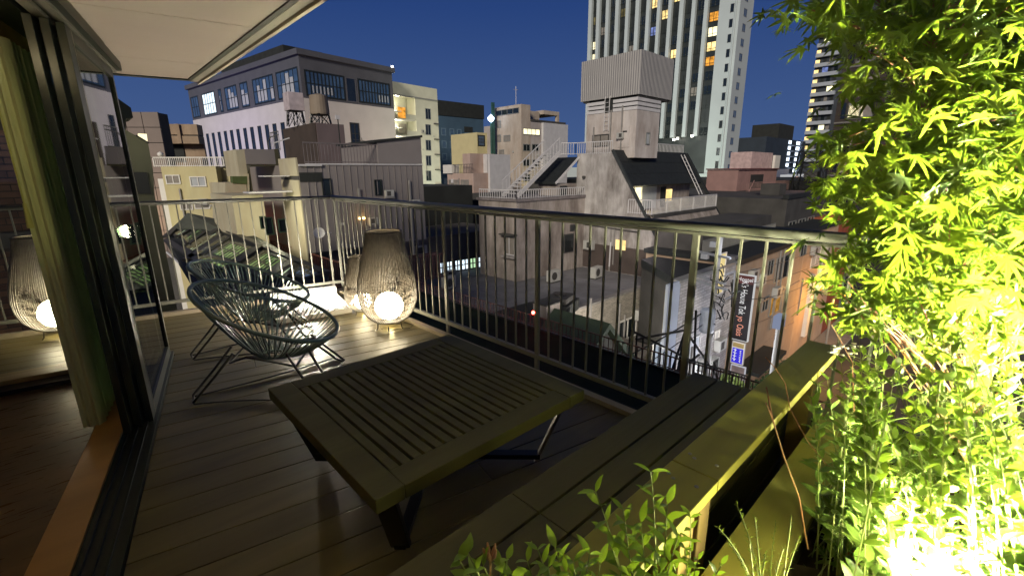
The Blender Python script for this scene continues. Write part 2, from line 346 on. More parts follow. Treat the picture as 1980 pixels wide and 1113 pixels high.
# --- balcony railing
rg = thing('balcony_railing', 'painted metal railing with round top rail round the whole terrace corner', 'railing', (2.24, 5.40, 0))
RD = np.array([-math.cos(R(12.6)), math.sin(R(12.6))])
def rp(s): return np.array([RD[0]*s, RD[1]*s])
RH = 1.15
tr = MB()
tr.tube([(rp(5)[0], rp(5)[1], RH-.022), (rp(.0)[0], 0, RH-.022)], .026, 12, flat=.8); part('top_rail', tr, railtop_m, rg, smooth=True)
part('top_rail', MB().tube([(0, .012, RH-.022), (0, -7.9, RH-.022)], .030, 12, flat=.8), railtop_m, rg, smooth=True)
part('under_bar', MB().box((-.012, -7.9, RH-.062), (.012, -.02, RH-.048)), rail_m, rg)
part('bottom_rail', MB().box((-.016, -7.9, .095), (.016, -.01, .128)), rail_m, rg, .003)
part('bottom_rail', MB().beam((rp(5)[0], rp(5)[1], .112), (rp(.01)[0], rp(.01)[1], .112), .032, .033), rail_m, rg, .003)
bal = MB().box((-.0055, -.0055, 0), (.0055, .0055, RH-.17)).mesh('baluster', rail_m)
pst = MB().box((-.011, -.017, -.2), (.011, .017, RH-.045)).mesh('post', rail_m, .003)
for i in range(0, 73):
    y = -.04-i*.1088
    if i % 10 == 0: link('post', pst, rg, (0, y, 0))
    elif y > -7.9: link('baluster', bal, rg, (0, y, .127))
link('post', pst, rg, (rp(.09)[0], rp(.09)[1], 0), R(-12.6))
for i in range(1, 42):
    q = rp(.09+i*.109)
    if i in (20, 40): link('post', pst, rg, (q[0], q[1], 0), R(-12.6))
    else: link('baluster', bal, rg, (q[0], q[1], .127), R(-12.6))

# --- house: soffit, fascia, door, room
house = thing('house', 'our own house edge with pale soffit, black sliding doors and pine sill', 'house', (0, 0, 0))
SZ = 2.30
def rp0(x): return 5.40+(2.24-x)*math.tan(R(12.6))     # y of the left rail line at x
soff = [(-4, -8), (1.065, -8), (1.065, rp0(1.065)-.03), (-4, rp0(-4)-.03)]
part('soffit_core', MB().prism(soff, SZ+.014, SZ+.2), dark_m, house)
def clipline(a, b, poly):                                # strip of a convex polygon between two parallel lines n=a..b (normal E2)
    def cut(P, c, sgn):
        o = []
        for i in range(len(P)):
            p, q = np.array(P[i]), np.array(P[(i+1) % len(P)]); dp, dq = sgn*(p@E2-c), sgn*(q@E2-c)
            if dp >= 0: o.append(tuple(p))
            if dp*dq < 0: o.append(tuple(p+(q-p)*dp/(dp-dq)))
        return o
    return cut(cut(poly, a, 1), b, -1)
cutn = [-8.6, -7.25, -5.9, -4.55, -3.2, -1.85, -.5, .85, 2.2, 3.585, 4.945, 6.6]
for a, b in zip(cutn, cutn[1:]):
    P = clipline(a+.006, b-.006, soff)
    if len(P) > 2: part('soffit_panel', MB().prism(P, SZ, SZ+.012), soffit_m, house)
# fascia with a groove along the outer edge
part('fascia', MB().box((1.068, -8, SZ-.012), (1.125, rp0(1.125)+.05, SZ+.2)), trim_m, house)
part('drip_groove', MB().box((1.035, -8, SZ-.010), (1.067, rp0(1.1)-.04, SZ-.001)), M("groove_green_grey", (.05, .05, .035), .6), house)
part('fascia_lip', MB().box((1.126, -8, SZ-.03), (1.150, rp0(1.15)+.08, SZ+.26)), M("fascia_beige", (.52, .45, .36), .6), house)
y0 = rp0(1.065)-.03
part('end_fascia', MB().prism([(1.065, y0), (1.065, y0+.05), (-4, rp0(-4)+.02), (-4, rp0(-4)-.03)], SZ-.012, SZ+.2), frame_m, house)
part('upper_wall', MB().prism([(-7, -8), (-3.4, -8), (-.4, 4.6), (-7, 6.4)], SZ+.25, 3.6), wht2_m, house)
part('roof_deck', MB().prism([(-7, -8), (1.2, -8), (1.2, rp0(1.2)), (-7, rp0(-7))], SZ+.21, SZ+.25), trim_m, house)
def dbox(t0, t1, o0, o1, z0, z1, mb=None):
    mb = mb or MB(); return mb.prism([tuple(door(t0, o0)), tuple(door(t1, o0)), tuple(door(t1, o1)), tuple(door(t0, o1))], z0, z1)
# header profiles
HZ = 2.12
part('door_head', dbox(-7, .20, -.28, .02, HZ, HZ+.06), frame_m, house)
part('door_head_track', dbox(-7, .20, -.23, -.13, HZ-.03, HZ-.001), frame_m, house)
part('door_head_strip', dbox(-7, .20, -.11, -.07, HZ-.022, HZ-.001), M("track_grey", (.20, .19, .15), .45), house)
part('door_head_strip', dbox(-7, .20, -.045, -.012, HZ-.015, HZ+.10), M("head_grey", (.16, .15, .12), .5), house)
part('door_head_strip', dbox(-7, .20, -.075, -.046, HZ+.061, SZ-.002), M("head_beige", (.34, .30, .24), .5), house)
part('door_head_cover', dbox(-7, .20, -.28, -.076, HZ+.061, SZ-.002), frame_m, house)
room_lamp = thing('ceiling_downlight', 'small warm downlight inside the room above the sliding door', 'downlight', (door(-1.75, -.20)[0], door(-1.75, -.20)[1], 2.07))
part('trim_ring', MB().lathe([(.045, .03), (.05, 0), (.035, .002)], 18), white_m, room_lamp); part('lens', MB().lathe([(.001, .012), (.034, .010)], 18), E_("downlight_face", (1, .62, .25), 8), room_lamp)
lamp(room_lamp, 'downlight_glow', 'POINT', (0, 0, -.10), 1.7, (1, .82, .45), .04)
part('door_track', dbox(-7, .10, -.145, .0, -.03, .022), frame_m, house)
for q in (-.125, -.085, -.045): part('track_groove', dbox(-7, .09, q, q+.008, .023, .034), black_m, house)
part('pine_sill', dbox(-7, -.25, -.285, -.147, -.03, .03), pine_m, house, .003)
rooms = MB().prism([tuple(door(-7, -.286)), tuple(door(.1, -.286)), (-3.4, 5.2), (-4.8, -2.2)], -.03, .0)
part('room_floor', rooms, floor_m, house)
part('ceiling_board', MB().prism([tuple(door(-7, -.29)), tuple(door(.1, -.29)), (-3.4, 5.2), (-4.8, -2.2)], 2.20, 2.25), pine_m, house)
part('head_board', dbox(-7, -.25, -.32, -.285, 1.98, 2.2), pine_m, house)
part('room_wall', MB().box((-4.9, -3, 0), (-4.8, 5.5, 2.3)), white_m, house)
# glass end wall of the room
EW = math.atan2(-math.sin(R(8.5)), math.cos(R(8.5)))
ew = lambda s, o: (-.20+math.cos(EW)*s-math.sin(EW)*o, 4.50+math.sin(EW)*s+math.cos(EW)*o)
part('end_sill', MB().prism([ew(-3, -.13), ew(.55, -.13), ew(.55, .05), ew(-3, .05)], -.02, .06), M("end_sill_wood", (.34, .25, .12), .4, .1, 6, grain=(EW, 10)), house, .003)
part('end_riser', MB().prism([ew(-3, -.26), ew(.45, -.26), ew(.45, -.135), ew(-3, -.135)], .001, .03), black_m, house)
part('end_glass', MB().prism([ew(-3, -.02), ew(.40, -.02), ew(.40, -.01), ew(-3, -.01)], .061, 2.2), glass("end_glass", (.9, .92, .9), 0), house)
part('end_head', MB().prism([ew(-3, -.13), ew(.55, -.13), ew(.55, .05), ew(-3, .05)], 2.1, 2.2), frame_m, house)
# cream curtain gathered at the corner, with pull cord
cu = MB(); fold = [door(-.50-.58*(1-i/30), -.250-.010*math.cos(i*1.7)) for i in range(31)]
back = [door(-.50-.58*t, -.325+.010*math.sin(i*2.1)) for i, t in enumerate(np.linspace(0, 1, 12))]
front = [door(-1.08, -.325+.075*t) + D1*(.008*math.sin(t*14)) for t in np.linspace(.1, .9, 9)]
cu.prism([tuple(p) for p in fold]+[tuple(p) for p in back]+[tuple(p) for p in front], .034, 2.02)
curt = thing('curtain', 'cream curtain gathered beside the black sliding door', 'curtain', (0, 0, 0))
part('fabric', cu, cream_m, curt)
cx = door(-1.10, -.325)
part('pull_cord', MB().tube([(cx[0], cx[1], 1.97), (cx[0], cx[1], 1.25)], .004, 6), M("cord_yellow", (.55, .52, .2), .7), curt)
part('cord_weight', MB().lathe([(.007, 1.27), (.013, 1.16), (.013, 1.15), (.002, 1.149)], 10, (cx[0], cx[1])), MATS["cord_yellow"], curt)
# stacked sliding doors
gl = glass("door_glass", (.62, .70, .62), .10)
alu = M("bright_door_edge", (.45, .42, .36), .35, metal=.5)
for j, (o, t0, t1, lb) in enumerate([(-.030, -1.175, .03, 'outermost sliding door leaf with clear view through its glass'), (-.075, -1.22, -.02, 'middle black leaf in the stack of sliding doors'), (-.120, -1.27, -.06, 'innermost black leaf in the stack of sliding doors')]):
    sd = thing('sliding_door', lb, 'sliding door', (0, 0, 0), 0, 'stacked sliding door leaves')
    part('stile', dbox(t0, t0+.105, o-.016, o+.016, .024, HZ-.03), frame_m, sd, .002)
    part('stile', dbox(t1-.045, t1, o-.016, o+.016, .024, HZ-.03), frame_m, sd, .002)
    part('edge_strip', dbox(t1+.0005, t1+.006, o-.010, o+.012, .03, HZ-.035), alu, sd)
    part('bottom_rail', dbox(t0+.106, t1-.046, o-.015, o+.015, .024, .10), frame_m, sd)
    part('top_rail', dbox(t0+.106, t1-.046, o-.015, o+.015, HZ-.08, HZ-.03), frame_m, sd)
    part('glass_pane', dbox(t0+.106, t1-.046, o-.003, o+.003, .101, HZ-.081), gl, sd)
    part('edge_strip', dbox(t0+.1045, t0+.1075, o+.017, o+.019, .03, HZ-.035), alu, sd)
part('corner_post', MB().prism([ew(.40, -.13), ew(.56, -.13), ew(.56, .05), ew(.40, .05)], .0, 2.12), frame_m, house)
# brick building at far left, across the gap
bk = B('brick_building', 'dark red brick building seen through the room at the far left', -7.3, 8.15, 0, cat='building')
mort = M("mortar_dark", (.030, .024, .020), .95, .3, 4)
bk.box('wall', mort, (0, 0, 0), (7.1, .25, 19))
brm = [M("dark_brick_%d" % i, c_, .85, .2, 9, .3) for i, c_ in enumerate([(.085, .042, .026), (.065, .032, .02), (.105, .055, .033)])]
bkm = [MB().box((-.108, -.012, -.032), (.108, -.0005, .032)).mesh('brick', m_) for m_ in brm]
for r_ in range(38):
    z = 11.0+r_*.078
    if 12.55 < z < 12.75: continue
    for k in range(7): link('brick', bkm[(r_*3+k*5) % 3], bk.o, (5.45+k*.228+(.114 if r_ % 2 else 0), -random.random()*.004, z))
bk.box('string_course', dark_m, (-.05, -.05, 12.56), (7.12, -.001, 12.74))

# ------------------------------------------------------------------ lanterns
strand_m = M("lantern_strand", (.16, .142, .118), .5, .25, 20)
globe_e = E_("lantern_globe_light", (1, .84, .56), 50)
def rad(z, H=.90):                                     # basket outline
    t = (z/H); P = [(0.075, .10), (.10, .150), (.14, .190), (.20, .228), (.30, .258), (.40, .262), (.52, .250), (.66, .222), (.80, .188), (.92, .163), (1.0, .155)]
    for (a, ra), (b, rb) in zip(P, P[1:]):
        if t <= b: return ra+(rb-ra)*(t-a)/(b-a)
    return .155
def lantern(label, x, y, s=1.0):
    L = thing('lantern', label, 'lantern', (x, y, 0), random.random(), 'woven basket lanterns')
    zs = [.0675+(.90-.0675)*i/26 for i in range(27)]; N = 112
    sm = MB()
    for k in range(N):
        a = 2*math.pi*k/N; sm.tube([((rad(z)+(.0012 if k % 2 else -.0012))*math.cos(a)*s, (rad(z)+(.0012 if k % 2 else -.0012))*math.sin(a)*s, z*s) for z in zs], .0037*s, 4)
    tag(part('woven_strand', sm, strand_m, L), kind='stuff')
    hm = MB(); z = .09
    while z < .885:
        hm.tube([((rad(z)+.0016*(1 if k % 2 else -1))*math.cos(2*math.pi*k/52)*s, (rad(z)+.0016*(1 if k % 2 else -1))*math.sin(2*math.pi*k/52)*s, z*s) for k in range(52)], .0024*s, 3, closed=True)
        z += .0095 if z > .50 else (.013 if z > .38 else .06)
    tag(part('weft', hm, strand_m, L), kind='stuff')
    for z, r in ((.9, .006), (.0675, .005)):
        part('hoop', MB().tube([(rad(z)*math.cos(q)*s, rad(z)*math.sin(q)*s, z*s) for q in np.linspace(0, 2*math.pi, 48, endpoint=False)], r*s, 8, closed=True), M("lantern_hoop", (.02, .018, .014), .5), L, smooth=True)
    part('hoop', MB().tube([((rad(.9)-.012)*math.cos(q)*s, (rad(.9)-.012)*math.sin(q)*s, .9*s) for q in np.linspace(0, 2*math.pi, 48, endpoint=False)], .0035*s, 6, closed=True), M("lantern_rim_pale", (.45, .38, .28), .5), L, smooth=True)
    part('base_disc', MB().lathe([(.02, .066), (.098, .066), (.098, .074), (.02, .074)], 32).v and MB().lathe([(.02*s, .066*s), (.085*s, .066*s), (.085*s, .074*s), (.02*s, .074*s)], 32), MATS["lantern_hoop"], L)
    for q in (0.5, 2.6, 4.7):
        c, d = math.cos(q), math.sin(q); part('leg', MB().tube([(.11*c*s, .11*d*s, .11*s), (.125*c*s, .125*d*s, .02*s), (.14*c*s, .14*d*s, .0045)], .0045*s, 6), black_m, L)
    part('globe', MB().lathe([(.128*s*math.sin(t), s*(.215-.128*math.cos(t))) for t in np.linspace(.02, math.pi-.02, 20)], 32, cap=False), globe_e, L, smooth=True)
    lamp(L, 'under_glow', 'POINT', (.0, .0, .05*s), 1.1*s, (1, .82, .42), .02)
    return L
lantern('large woven lantern with glowing globe standing by the right rail', 1.955, 3.70)
lantern('small woven lantern half hidden behind the large one', 1.975, 4.28, .665)
lantern('woven lantern seen through the room at the far left', -.26, 5.62)
plug = thing('cable_plug', 'short black cable end standing on the planks before the large lantern', 'plug', tuple(Pz(752, 641, 0)))
part('plug_body', MB().lathe([(.006, .002), (.007, .03), (.004, .045), (.002, .05)], 8), black_m, plug)
part('wire', MB().tube([(0, 0, .006), (.08, .0, .005), (.18, -.06, .005), (.26, .0, .005), (.24, .1, .005), (.14, .12, .005)], .0025, 5), black_m, plug)

# ------------------------------------------------------------------ lit white gravel bed with spotlight
gb = thing('gravel_bed', 'brightly lit tray of white pebbles in the corner of the deck', 'gravel bed', (0, 0, 0))
def plbox(s0, s1, n0, n1, z0, z1): return MB().prism([tuple(frompl(s0, n0)), tuple(frompl(s1, n0)), tuple(frompl(s1, n1)), tuple(frompl(s0, n1))], z0, z1)
part('tray', plbox(.30, .985, 4.72, 5.50, .001, .022), white_m, gb)
for a in ((.29, .30, 4.71, 5.51), (.985, .995, 4.71, 5.51), (.301, .984, 4.71, 4.719), (.301, .984, 5.501, 5.51)): part('tray_edge', plbox(a[0], a[1], a[2], a[3], .001, .05), white_m, gb)
peb = MB()
for i in range(2600):
    s_, n_ = random.uniform(.315, .97), random.uniform(4.735, 5.485); c = frompl(s_, n_); r = random.uniform(.008, .016); z = .026+random.random()*.012
    q = random.random()*3; V = [(c[0]+r*math.cos(q+k*1.571), c[1]+r*math.sin(q+k*1.571)*.8, z) for k in range(4)]+[(c[0], c[1], z+r*.7), (c[0], c[1], z-r*.7)]
    peb.add(V, [(0, 1, 4), (1, 2, 4), (2, 3, 4), (3, 0, 4), (1, 0, 5), (2, 1, 5), (3, 2, 5), (0, 3, 5)])
tag(part('pebble', peb, M("white_marble", (.78, .77, .72), .6, .08, 20), gb), kind='stuff')
part('kerb_block', plbox(.32, 1.02, 5.535, 5.63, .0, .10), white_m, gb, .005)
sp = thing('floor_spotlight', 'small dark wedge shaped floor light beside the small lantern', 'spotlight', tuple(list(frompl(1.10, 4.93))+[0]), R(-20))
part('housing', MB().slab([(-.07, -.06, .001), (.07, -.06, .001), (.05, -.06, .09), (-.03, -.06, .06)], (0, .12, 0)), M("dark_bronze", (.06, .045, .035), .5), sp, .004)
part('lamp_face', MB().slab([(-.071, -.05, .015), (-.038, -.05, .058), (-.038, .05, .058), (-.071, .05, .015)], (-.002, 0, .001)), E_("spot_face", (1, .97, .9), 20), sp)
lamp(sp, 'spot_beam', 'SPOT', (-.12, 0, .10), 34, (1, .95, .84), .03, (-.55, .0, -.02), 150, .6)
sp2 = thing('bulb_lamp', 'bright small bulb lamp hidden behind the second chair seat', 'lamp', tuple(list(frompl(.62, 5.18))+[.05]))
part('bulb', MB().lathe([(.001, .045), (.02, .055), (.03, .08), (.02, .105), (.001, .115)], 14, cap=False), whitehot, sp2, smooth=True)
part('socket', MB().lathe([(.018, 0), (.018, .05)], 12), white_m, sp2)
lamp(sp2, 'bulb_glow', 'POINT', (0, 0, .16), 105, (1, .90, .72), .05)

# ------------------------------------------------------------------ string chairs
cord_m = M("chair_cord_green", (.215, .300, .270), .33, .2, 8); steel_m = M("chair_steel", (.06, .058, .05), .3, .2, 8, metal=.7)
def chair(label, x, y, yaw, zc=.55, a=.458, b=.385, tilt=.41):
    C = thing('string_chair', label, 'chair', (x, y, 0), yaw, 'round string lounge chairs')
    ct, st = math.cos(tilt), math.sin(tilt)
    def rim(t, k=1.0):
        u = a*math.cos(t)*k; v = b*math.sin(t)*(1-.03*math.cos(t))*k; return Vector((u*ct, v, zc+u*st))
    N = 60
    part('rim', MB().tube([rim(2*math.pi*i/N) for i in range(N)], .0125, 8, closed=True), cord_m, C, smooth=True)
    hub = Vector((.02, 0, .215)); hr = .075
    def hubp(t): return hub+Vector((hr*math.cos(t)*.9, hr*math.sin(t), 0))
    part('hub_ring', MB().tube([hubp(2*math.pi*i/24) for i in range(24)], .008, 6, closed=True), cord_m, C, smooth=True)
    K = 80
    for i in range(K):
        t = 2*math.pi*(i+.5)/K; p = rim(t); q = hubp(t+(.16 if i % 2 else -.16)); mid = (p+q)/2-Vector((0, 0, .085*(.6+.4*abs(math.cos(t)))))
        pts = [p*(1-s)**2+mid*2*s*(1-s)+q*s*s for s in np.linspace(0, 1, 7)]
        part('cord', MB().tube(pts, .0046, 4), cord_m, C)
    # seat support ring under the basket and three splayed bent legs with floor arcs
    sup = [Vector((.27*math.cos(q), .25*math.sin(q), .30 if i % 2 else .195)) for i, q in enumerate(np.linspace(.3, 2*math.pi+.3, 6, endpoint=False))]
    part('support_frame', MB().tube(sup, .0075, 6, closed=True), steel_m, C, smooth=True)
    feet = []
    for q in (R(28), R(145), R(232)):
        f0 = Vector((.50*math.cos(q-.13), .46*math.sin(q-.13), .009)); f1 = Vector((.50*math.cos(q+.13), .46*math.sin(q+.13), .009))
        t0 = Vector((.25*math.cos(q-.30), .24*math.sin(q-.30), .30)); t1 = Vector((.25*math.cos(q+.30), .24*math.sin(q+.30), .30))
        part('leg', MB().tube([t0, t0*.55+f0*.45, f0+Vector((0, 0, .012)), f0*.8+f1*.2, f1*.8+f0*.2, f1+Vector((0, 0, .012)), t1*.55+f1*.45, t1], .0085, 6), steel_m, C, smooth=True)
        feet.append((f0, f1))
    for i in range(3):
        p, q = feet[i][1], feet[(i+1) % 3][0]; md = (p+q)/2; pts = [p*(1-s)+q*s-Vector((md.x, md.y, 0))*(.55*s*(1-s)) for s in np.linspace(0, 1, 12)]
        part('floor_arc', MB().tube(pts, .0055, 5), steel_m, C, smooth=True)
    return C
chair('front string chair in dark green cord, nearest the camera', .82, 3.20, 2.46, .535, .458, .375, .42)
chair('rear string chair in dark green cord, against the lit gravel', .965, 4.11, 2.62, .555, .448, .388, .39)

# ------------------------------------------------------------------ slatted table
tb = thing('slatted_table', 'low square slatted wooden table with black splayed legs', 'table', (0, 0, 0))
X0, X1, Y0, Y1, TZ = .53, 1.60, 1.19, 2.27, .40
part('border_board', MB().box((X0, Y0, TZ-.055), (X0+.105, Y1, TZ)), table_m, tb, .004)
part('border_board', MB().box((X1-.105, Y0, TZ-.055), (X1, Y1, TZ)), table_m, tb, .004)
part('border_board', MB().box((X0+.1065, Y0, TZ-.055), (X1-.1065, Y0+.105, TZ-.0015)), tablex_m, tb, .004)
part('border_board', MB().box((X0+.1065, Y1-.105, TZ-.055), (X1-.1065, Y1, TZ-.0015)), tablex_m, tb, .004)
ns = 18; w = (X1-X0-.213)/ns
for i in range(ns):
    a = X0+.1065+w*i; part('slat', MB().box((a+.0065, Y0+.106, TZ-.026), (a+w-.0065, Y1-.106, TZ-.003)), table_m, tb, .003)
for y in (Y0+.3, (Y0+Y1)/2, Y1-.3): part('cross_rail', MB().box((X0+.107, y-.02, TZ-.052), (X1-.107, y+.02, TZ-.028)), black_m, tb)
cxm, cym = (X0+X1)/2, (Y0+Y1)/2
for sx_, sy_ in ((-1, -1), (1, -1), (-1, 1), (1, 1)):
    tp = Vector((cxm+sx_*.475, cym+sy_*.475, TZ-.056)); ft = Vector((cxm+sx_*.375, cym+sy_*.375, .012)); d = Vector((-sx_, -sy_, 0)).normalized()*.035; wv = Vector((-sy_, sx_, 0)).normalized()*.022
    if sx_ == 1: d = Vector((.012, .012, 0)); wv = Vector((.006, -.006, 0))
    elif sy_ == -1: d = Vector((.026, -.026, 0)); wv = Vector((.010, .010, 0))
    else: d = Vector((.024, -.024, 0)); wv = Vector((.010, .010, 0))
    part('leg', MB().add([tp-d-wv, tp-d+wv, tp+d+wv, tp+d-wv, ft-d-wv, ft-d+wv, ft+d+wv, ft+d-wv], [(0, 1, 2, 3), (7, 6, 5, 4), (0, 4, 5, 1), (1, 5, 6, 2), (2, 6, 7, 3), (3, 7, 4, 0)]), M("leg_steel_grey", (.30, .27, .25), .35, .1, 8, metal=.4) if sx_ == 1 else black_m, tb, .002)
for s_ in (-1, 1):
    part('foot_bar', MB().beam((cxm-.39, cym-.39*s_, .022 if s_ > 0 else .048), (cxm+.39, cym+.39*s_, .022 if s_ > 0 else .048), .044, .024), black_m, tb)

# ------------------------------------------------------------------ bench and timber planter
be = thing('bench', 'long dark wooden plank bench running to the railing', 'bench', (0, 0, 0))
bz = .40
for (a, b) in ((.798, .915), (.682, .789), (.560, .673)):
    jx = .862
    part('seat_board', MB().box((-1.6, a, bz-.035), (jx-.0015, b, bz)), bench_m, be, .003)
    part('seat_board', MB().box((jx+.0015, a, bz-.035), (2.16, b, bz)), bench_m, be, .003)
for x in (-1.0, -.1, .86, 1.5, 2.08): part('bench_support', MB().box((x-.03, .58, .001), (x+.03, .86, bz-.036)), bench_m, be)
pl = thing('planter', 'timber planter wall with wide screwed cap boards beside the bench', 'planter', (0, 0, 0))
CZ = .70; jx = .975
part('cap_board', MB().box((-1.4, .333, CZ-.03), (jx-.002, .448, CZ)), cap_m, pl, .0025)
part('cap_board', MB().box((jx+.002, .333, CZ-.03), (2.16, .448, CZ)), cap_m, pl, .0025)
scr = MB().lathe([(.0052, 0), (.0048, .0012), (.0030, .0014), (.0022, .0004)], 10).mesh('screw', M("screw_steel", (.35, .33, .28), .3, metal=.9))
for dx in (-.055, .055):
    for y in (.428, .412, .36): link('screw', scr, pl, (jx+dx+(.0 if y != .412 else -.01), y, CZ))
for x0, x1 in ((.89, .955), (.985, 1.045), (-.05, .02), (-.1, -.16), (1.98, 2.05)): part('upright', MB().box((x0, .37, .03), (x1, .44, CZ-.031)), M("upright_wood", (.36, .25, .12), .5, .12, 8), pl, .003)
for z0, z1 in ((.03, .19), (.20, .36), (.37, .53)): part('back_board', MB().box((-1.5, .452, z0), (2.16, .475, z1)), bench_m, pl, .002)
LZ = .45
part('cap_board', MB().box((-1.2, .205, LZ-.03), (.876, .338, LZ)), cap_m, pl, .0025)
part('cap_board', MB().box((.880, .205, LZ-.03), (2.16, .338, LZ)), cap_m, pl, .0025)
for dx in (-.03, .03):
    for y in (.318, .232): link('screw', scr, pl, (.878+dx, y, LZ))
for z0, z1 in ((.0, .14), (.145, .28), (.285, .419)): part('front_board', MB().box((-1.3, .215, z0), (2.16, .24, z1)), bench_m, pl, .002)
soil = MB(); NX, NY = 60, 44; sv = []
for j in range(NY+1):
    for i in range(NX+1): sv.append((-1.2+3.5*i/NX, .214-2.5*j/NY, .33+.025*math.sin(i*1.7)*math.cos(j*2.3)+random.uniform(-.012, .012)))
soil.add(sv, [(j*(NX+1)+i, j*(NX+1)+i+1, (j+1)*(NX+1)+i+1, (j+1)*(NX+1)+i) for j in range(NY) for i in range(NX)])
tag(part('soil', soil, M("soil", (.045, .03, .018), .95, .4, 20, .5)), kind='structure')
pot = thing('clay_pot', 'terracotta pot sunk among the shrubs beside the lower cap board', 'pot', (1.33, .06, .33))
part('pot_body', MB().lathe([(.035, -.02), (.05, .08), (.056, .08), (.056, .10), (.048, .10), (.044, .085)], 28), M("terracotta", (.42, .13, .05), .8, .15, 10), pot, smooth=False)

# ================================================================== THE CITY
G8 = R(8)
# --- big white building with glazed upper storeys
c = Pd(575, 94, 75)
b1 = B('office_building', 'large white office block with blue glazed top floors and tall dark slit windows', c[0], c[1], G8)
zt = c[2]+12; wU, dV = b1.uv('U', 757, 133)[0], b1.uv('V', 362, 168)[0]; zm = b1.uv('U', 584, 189)[1]
whb = M("office_white", (.48, .46, .435), .7, .06, .5, spec=.3); grb = M("office_grey", (.072, .075, .088), .7, .1, .5)
b1.box('lower_wall', whb, (0, 0, 0), (wU, dV, zm)); b1.box('upper_wall', grb, (.0, .0, zm+.01), (wU, dV, zt-.8))
b1.box('parapet', grb, (-.4, -.4, zt-.79), (wU+.4, dV+.4, zt)); b1.box('roof_plant', vdark_m, (4, 12, zt+.01), (wU-6, dV-8, zt+3.2))
for x0, x1, y0, y1, yb, lit in ((588, 662, 115, 150, 186, 4), (692, 751, 138, 170, 202, 0)):
    a0, a1 = b1.uv('U', x0, y0)[0], b1.uv('U', x1, y0+30)[0]; z1 = zt-3.0; z0 = zm+.6
    b1.win('U', a0, a1, z0, z1, wblue, fr=frame_m, t=.25, mull=9, tr=1, name='window_wall')
    zz = z0+(z1-z0)*.42; st = (a1-a0)/10
    for k in range(10):
        if (x0 < 600 and 0 < k < 7) or (x0 > 600 and k > 5): part('blind', b1.fb('U', a0+st*k+.2, a0+st*(k+1)-.2, .013, .02, z0+.3, zz), curtl_m, b1.o)
a0, a1 = b1.uv('U', 669, 150)[0], b1.uv('U', 685, 150)[0]; b1.win('U', a0, a1, zm+.4, zt-3, winglass, fr=grb, mull=0, t=.2)
a0, a1 = b1.uv('U', 678, 240)[0], b1.uv('U', 692, 240)[0]; b1.win('U', a0, a1, 1, zm-3.2, winglass, fr=vdark_m, mull=1, tr=12, t=.2)
ed = [(530, 574, 118), (484, 526, 132), (460, 476, 142), (430, 455, 150), (418, 425, 155), (386, 412, 160), (364, 380, 167)]
for i, (x0, x1, y) in enumerate(ed):
    a0, a1 = b1.uv('V', x1-2, y)[0], b1.uv('V', x0+1, y)[0]
    b1.win('V', a0, a1, zm+.6, zt-2.6, cool if i == 5 else wblue, fr=frame_m, t=.22, mull=max(int((a1-a0)/1.4), 1), tr=1, name='window_wall')
    n_ = max(int((a1-a0)/1.4), 1)
    for k in range(n_+1):
        if i < 5 and (k*3+i) % 4 != 0: w_ = (a1-a0)/(n_+1); part('blind', b1.fb('V', a0+w_*k+.15, a0+w_*(k+1)-.15, .013, .02, zm+.8, zm+2.6+(k % 3)*.7), curtl_m, b1.o)
xs = [377, 386.5, 397, 408, 419.5, 431.5, 443.5, 456, 469.5, 483, 497.5, 512, 527, 543]
for i, x in enumerate(xs):
    a = b1.uv('V', x, 240-i*2.2)[0]; b1.win('V', a-.55, a+.55, 1, zm-3.2, winglass, fr=vdark_m, mull=0, tr=9, t=.12, name='slit_window')
lamp(b1.o, 'uplight', 'SPOT', (-22, dV*.5, 2), 22000, (.50, .42, 1), 2, (0, dV*.6, 14), 150, 1)
lamp(b1.o, 'uplight_warm', 'SPOT', (wU*.6, -24, 3), 16000, (1, .62, .48), 2, (wU*.6, 0, 14), 130, 1)
part('roof_beacon', MB().box((wU-.25, -.5, zt+.0), (wU+.0, -.25, zt+.25)), E_("beacon_white", (1, 1, 1), 10), b1.o)

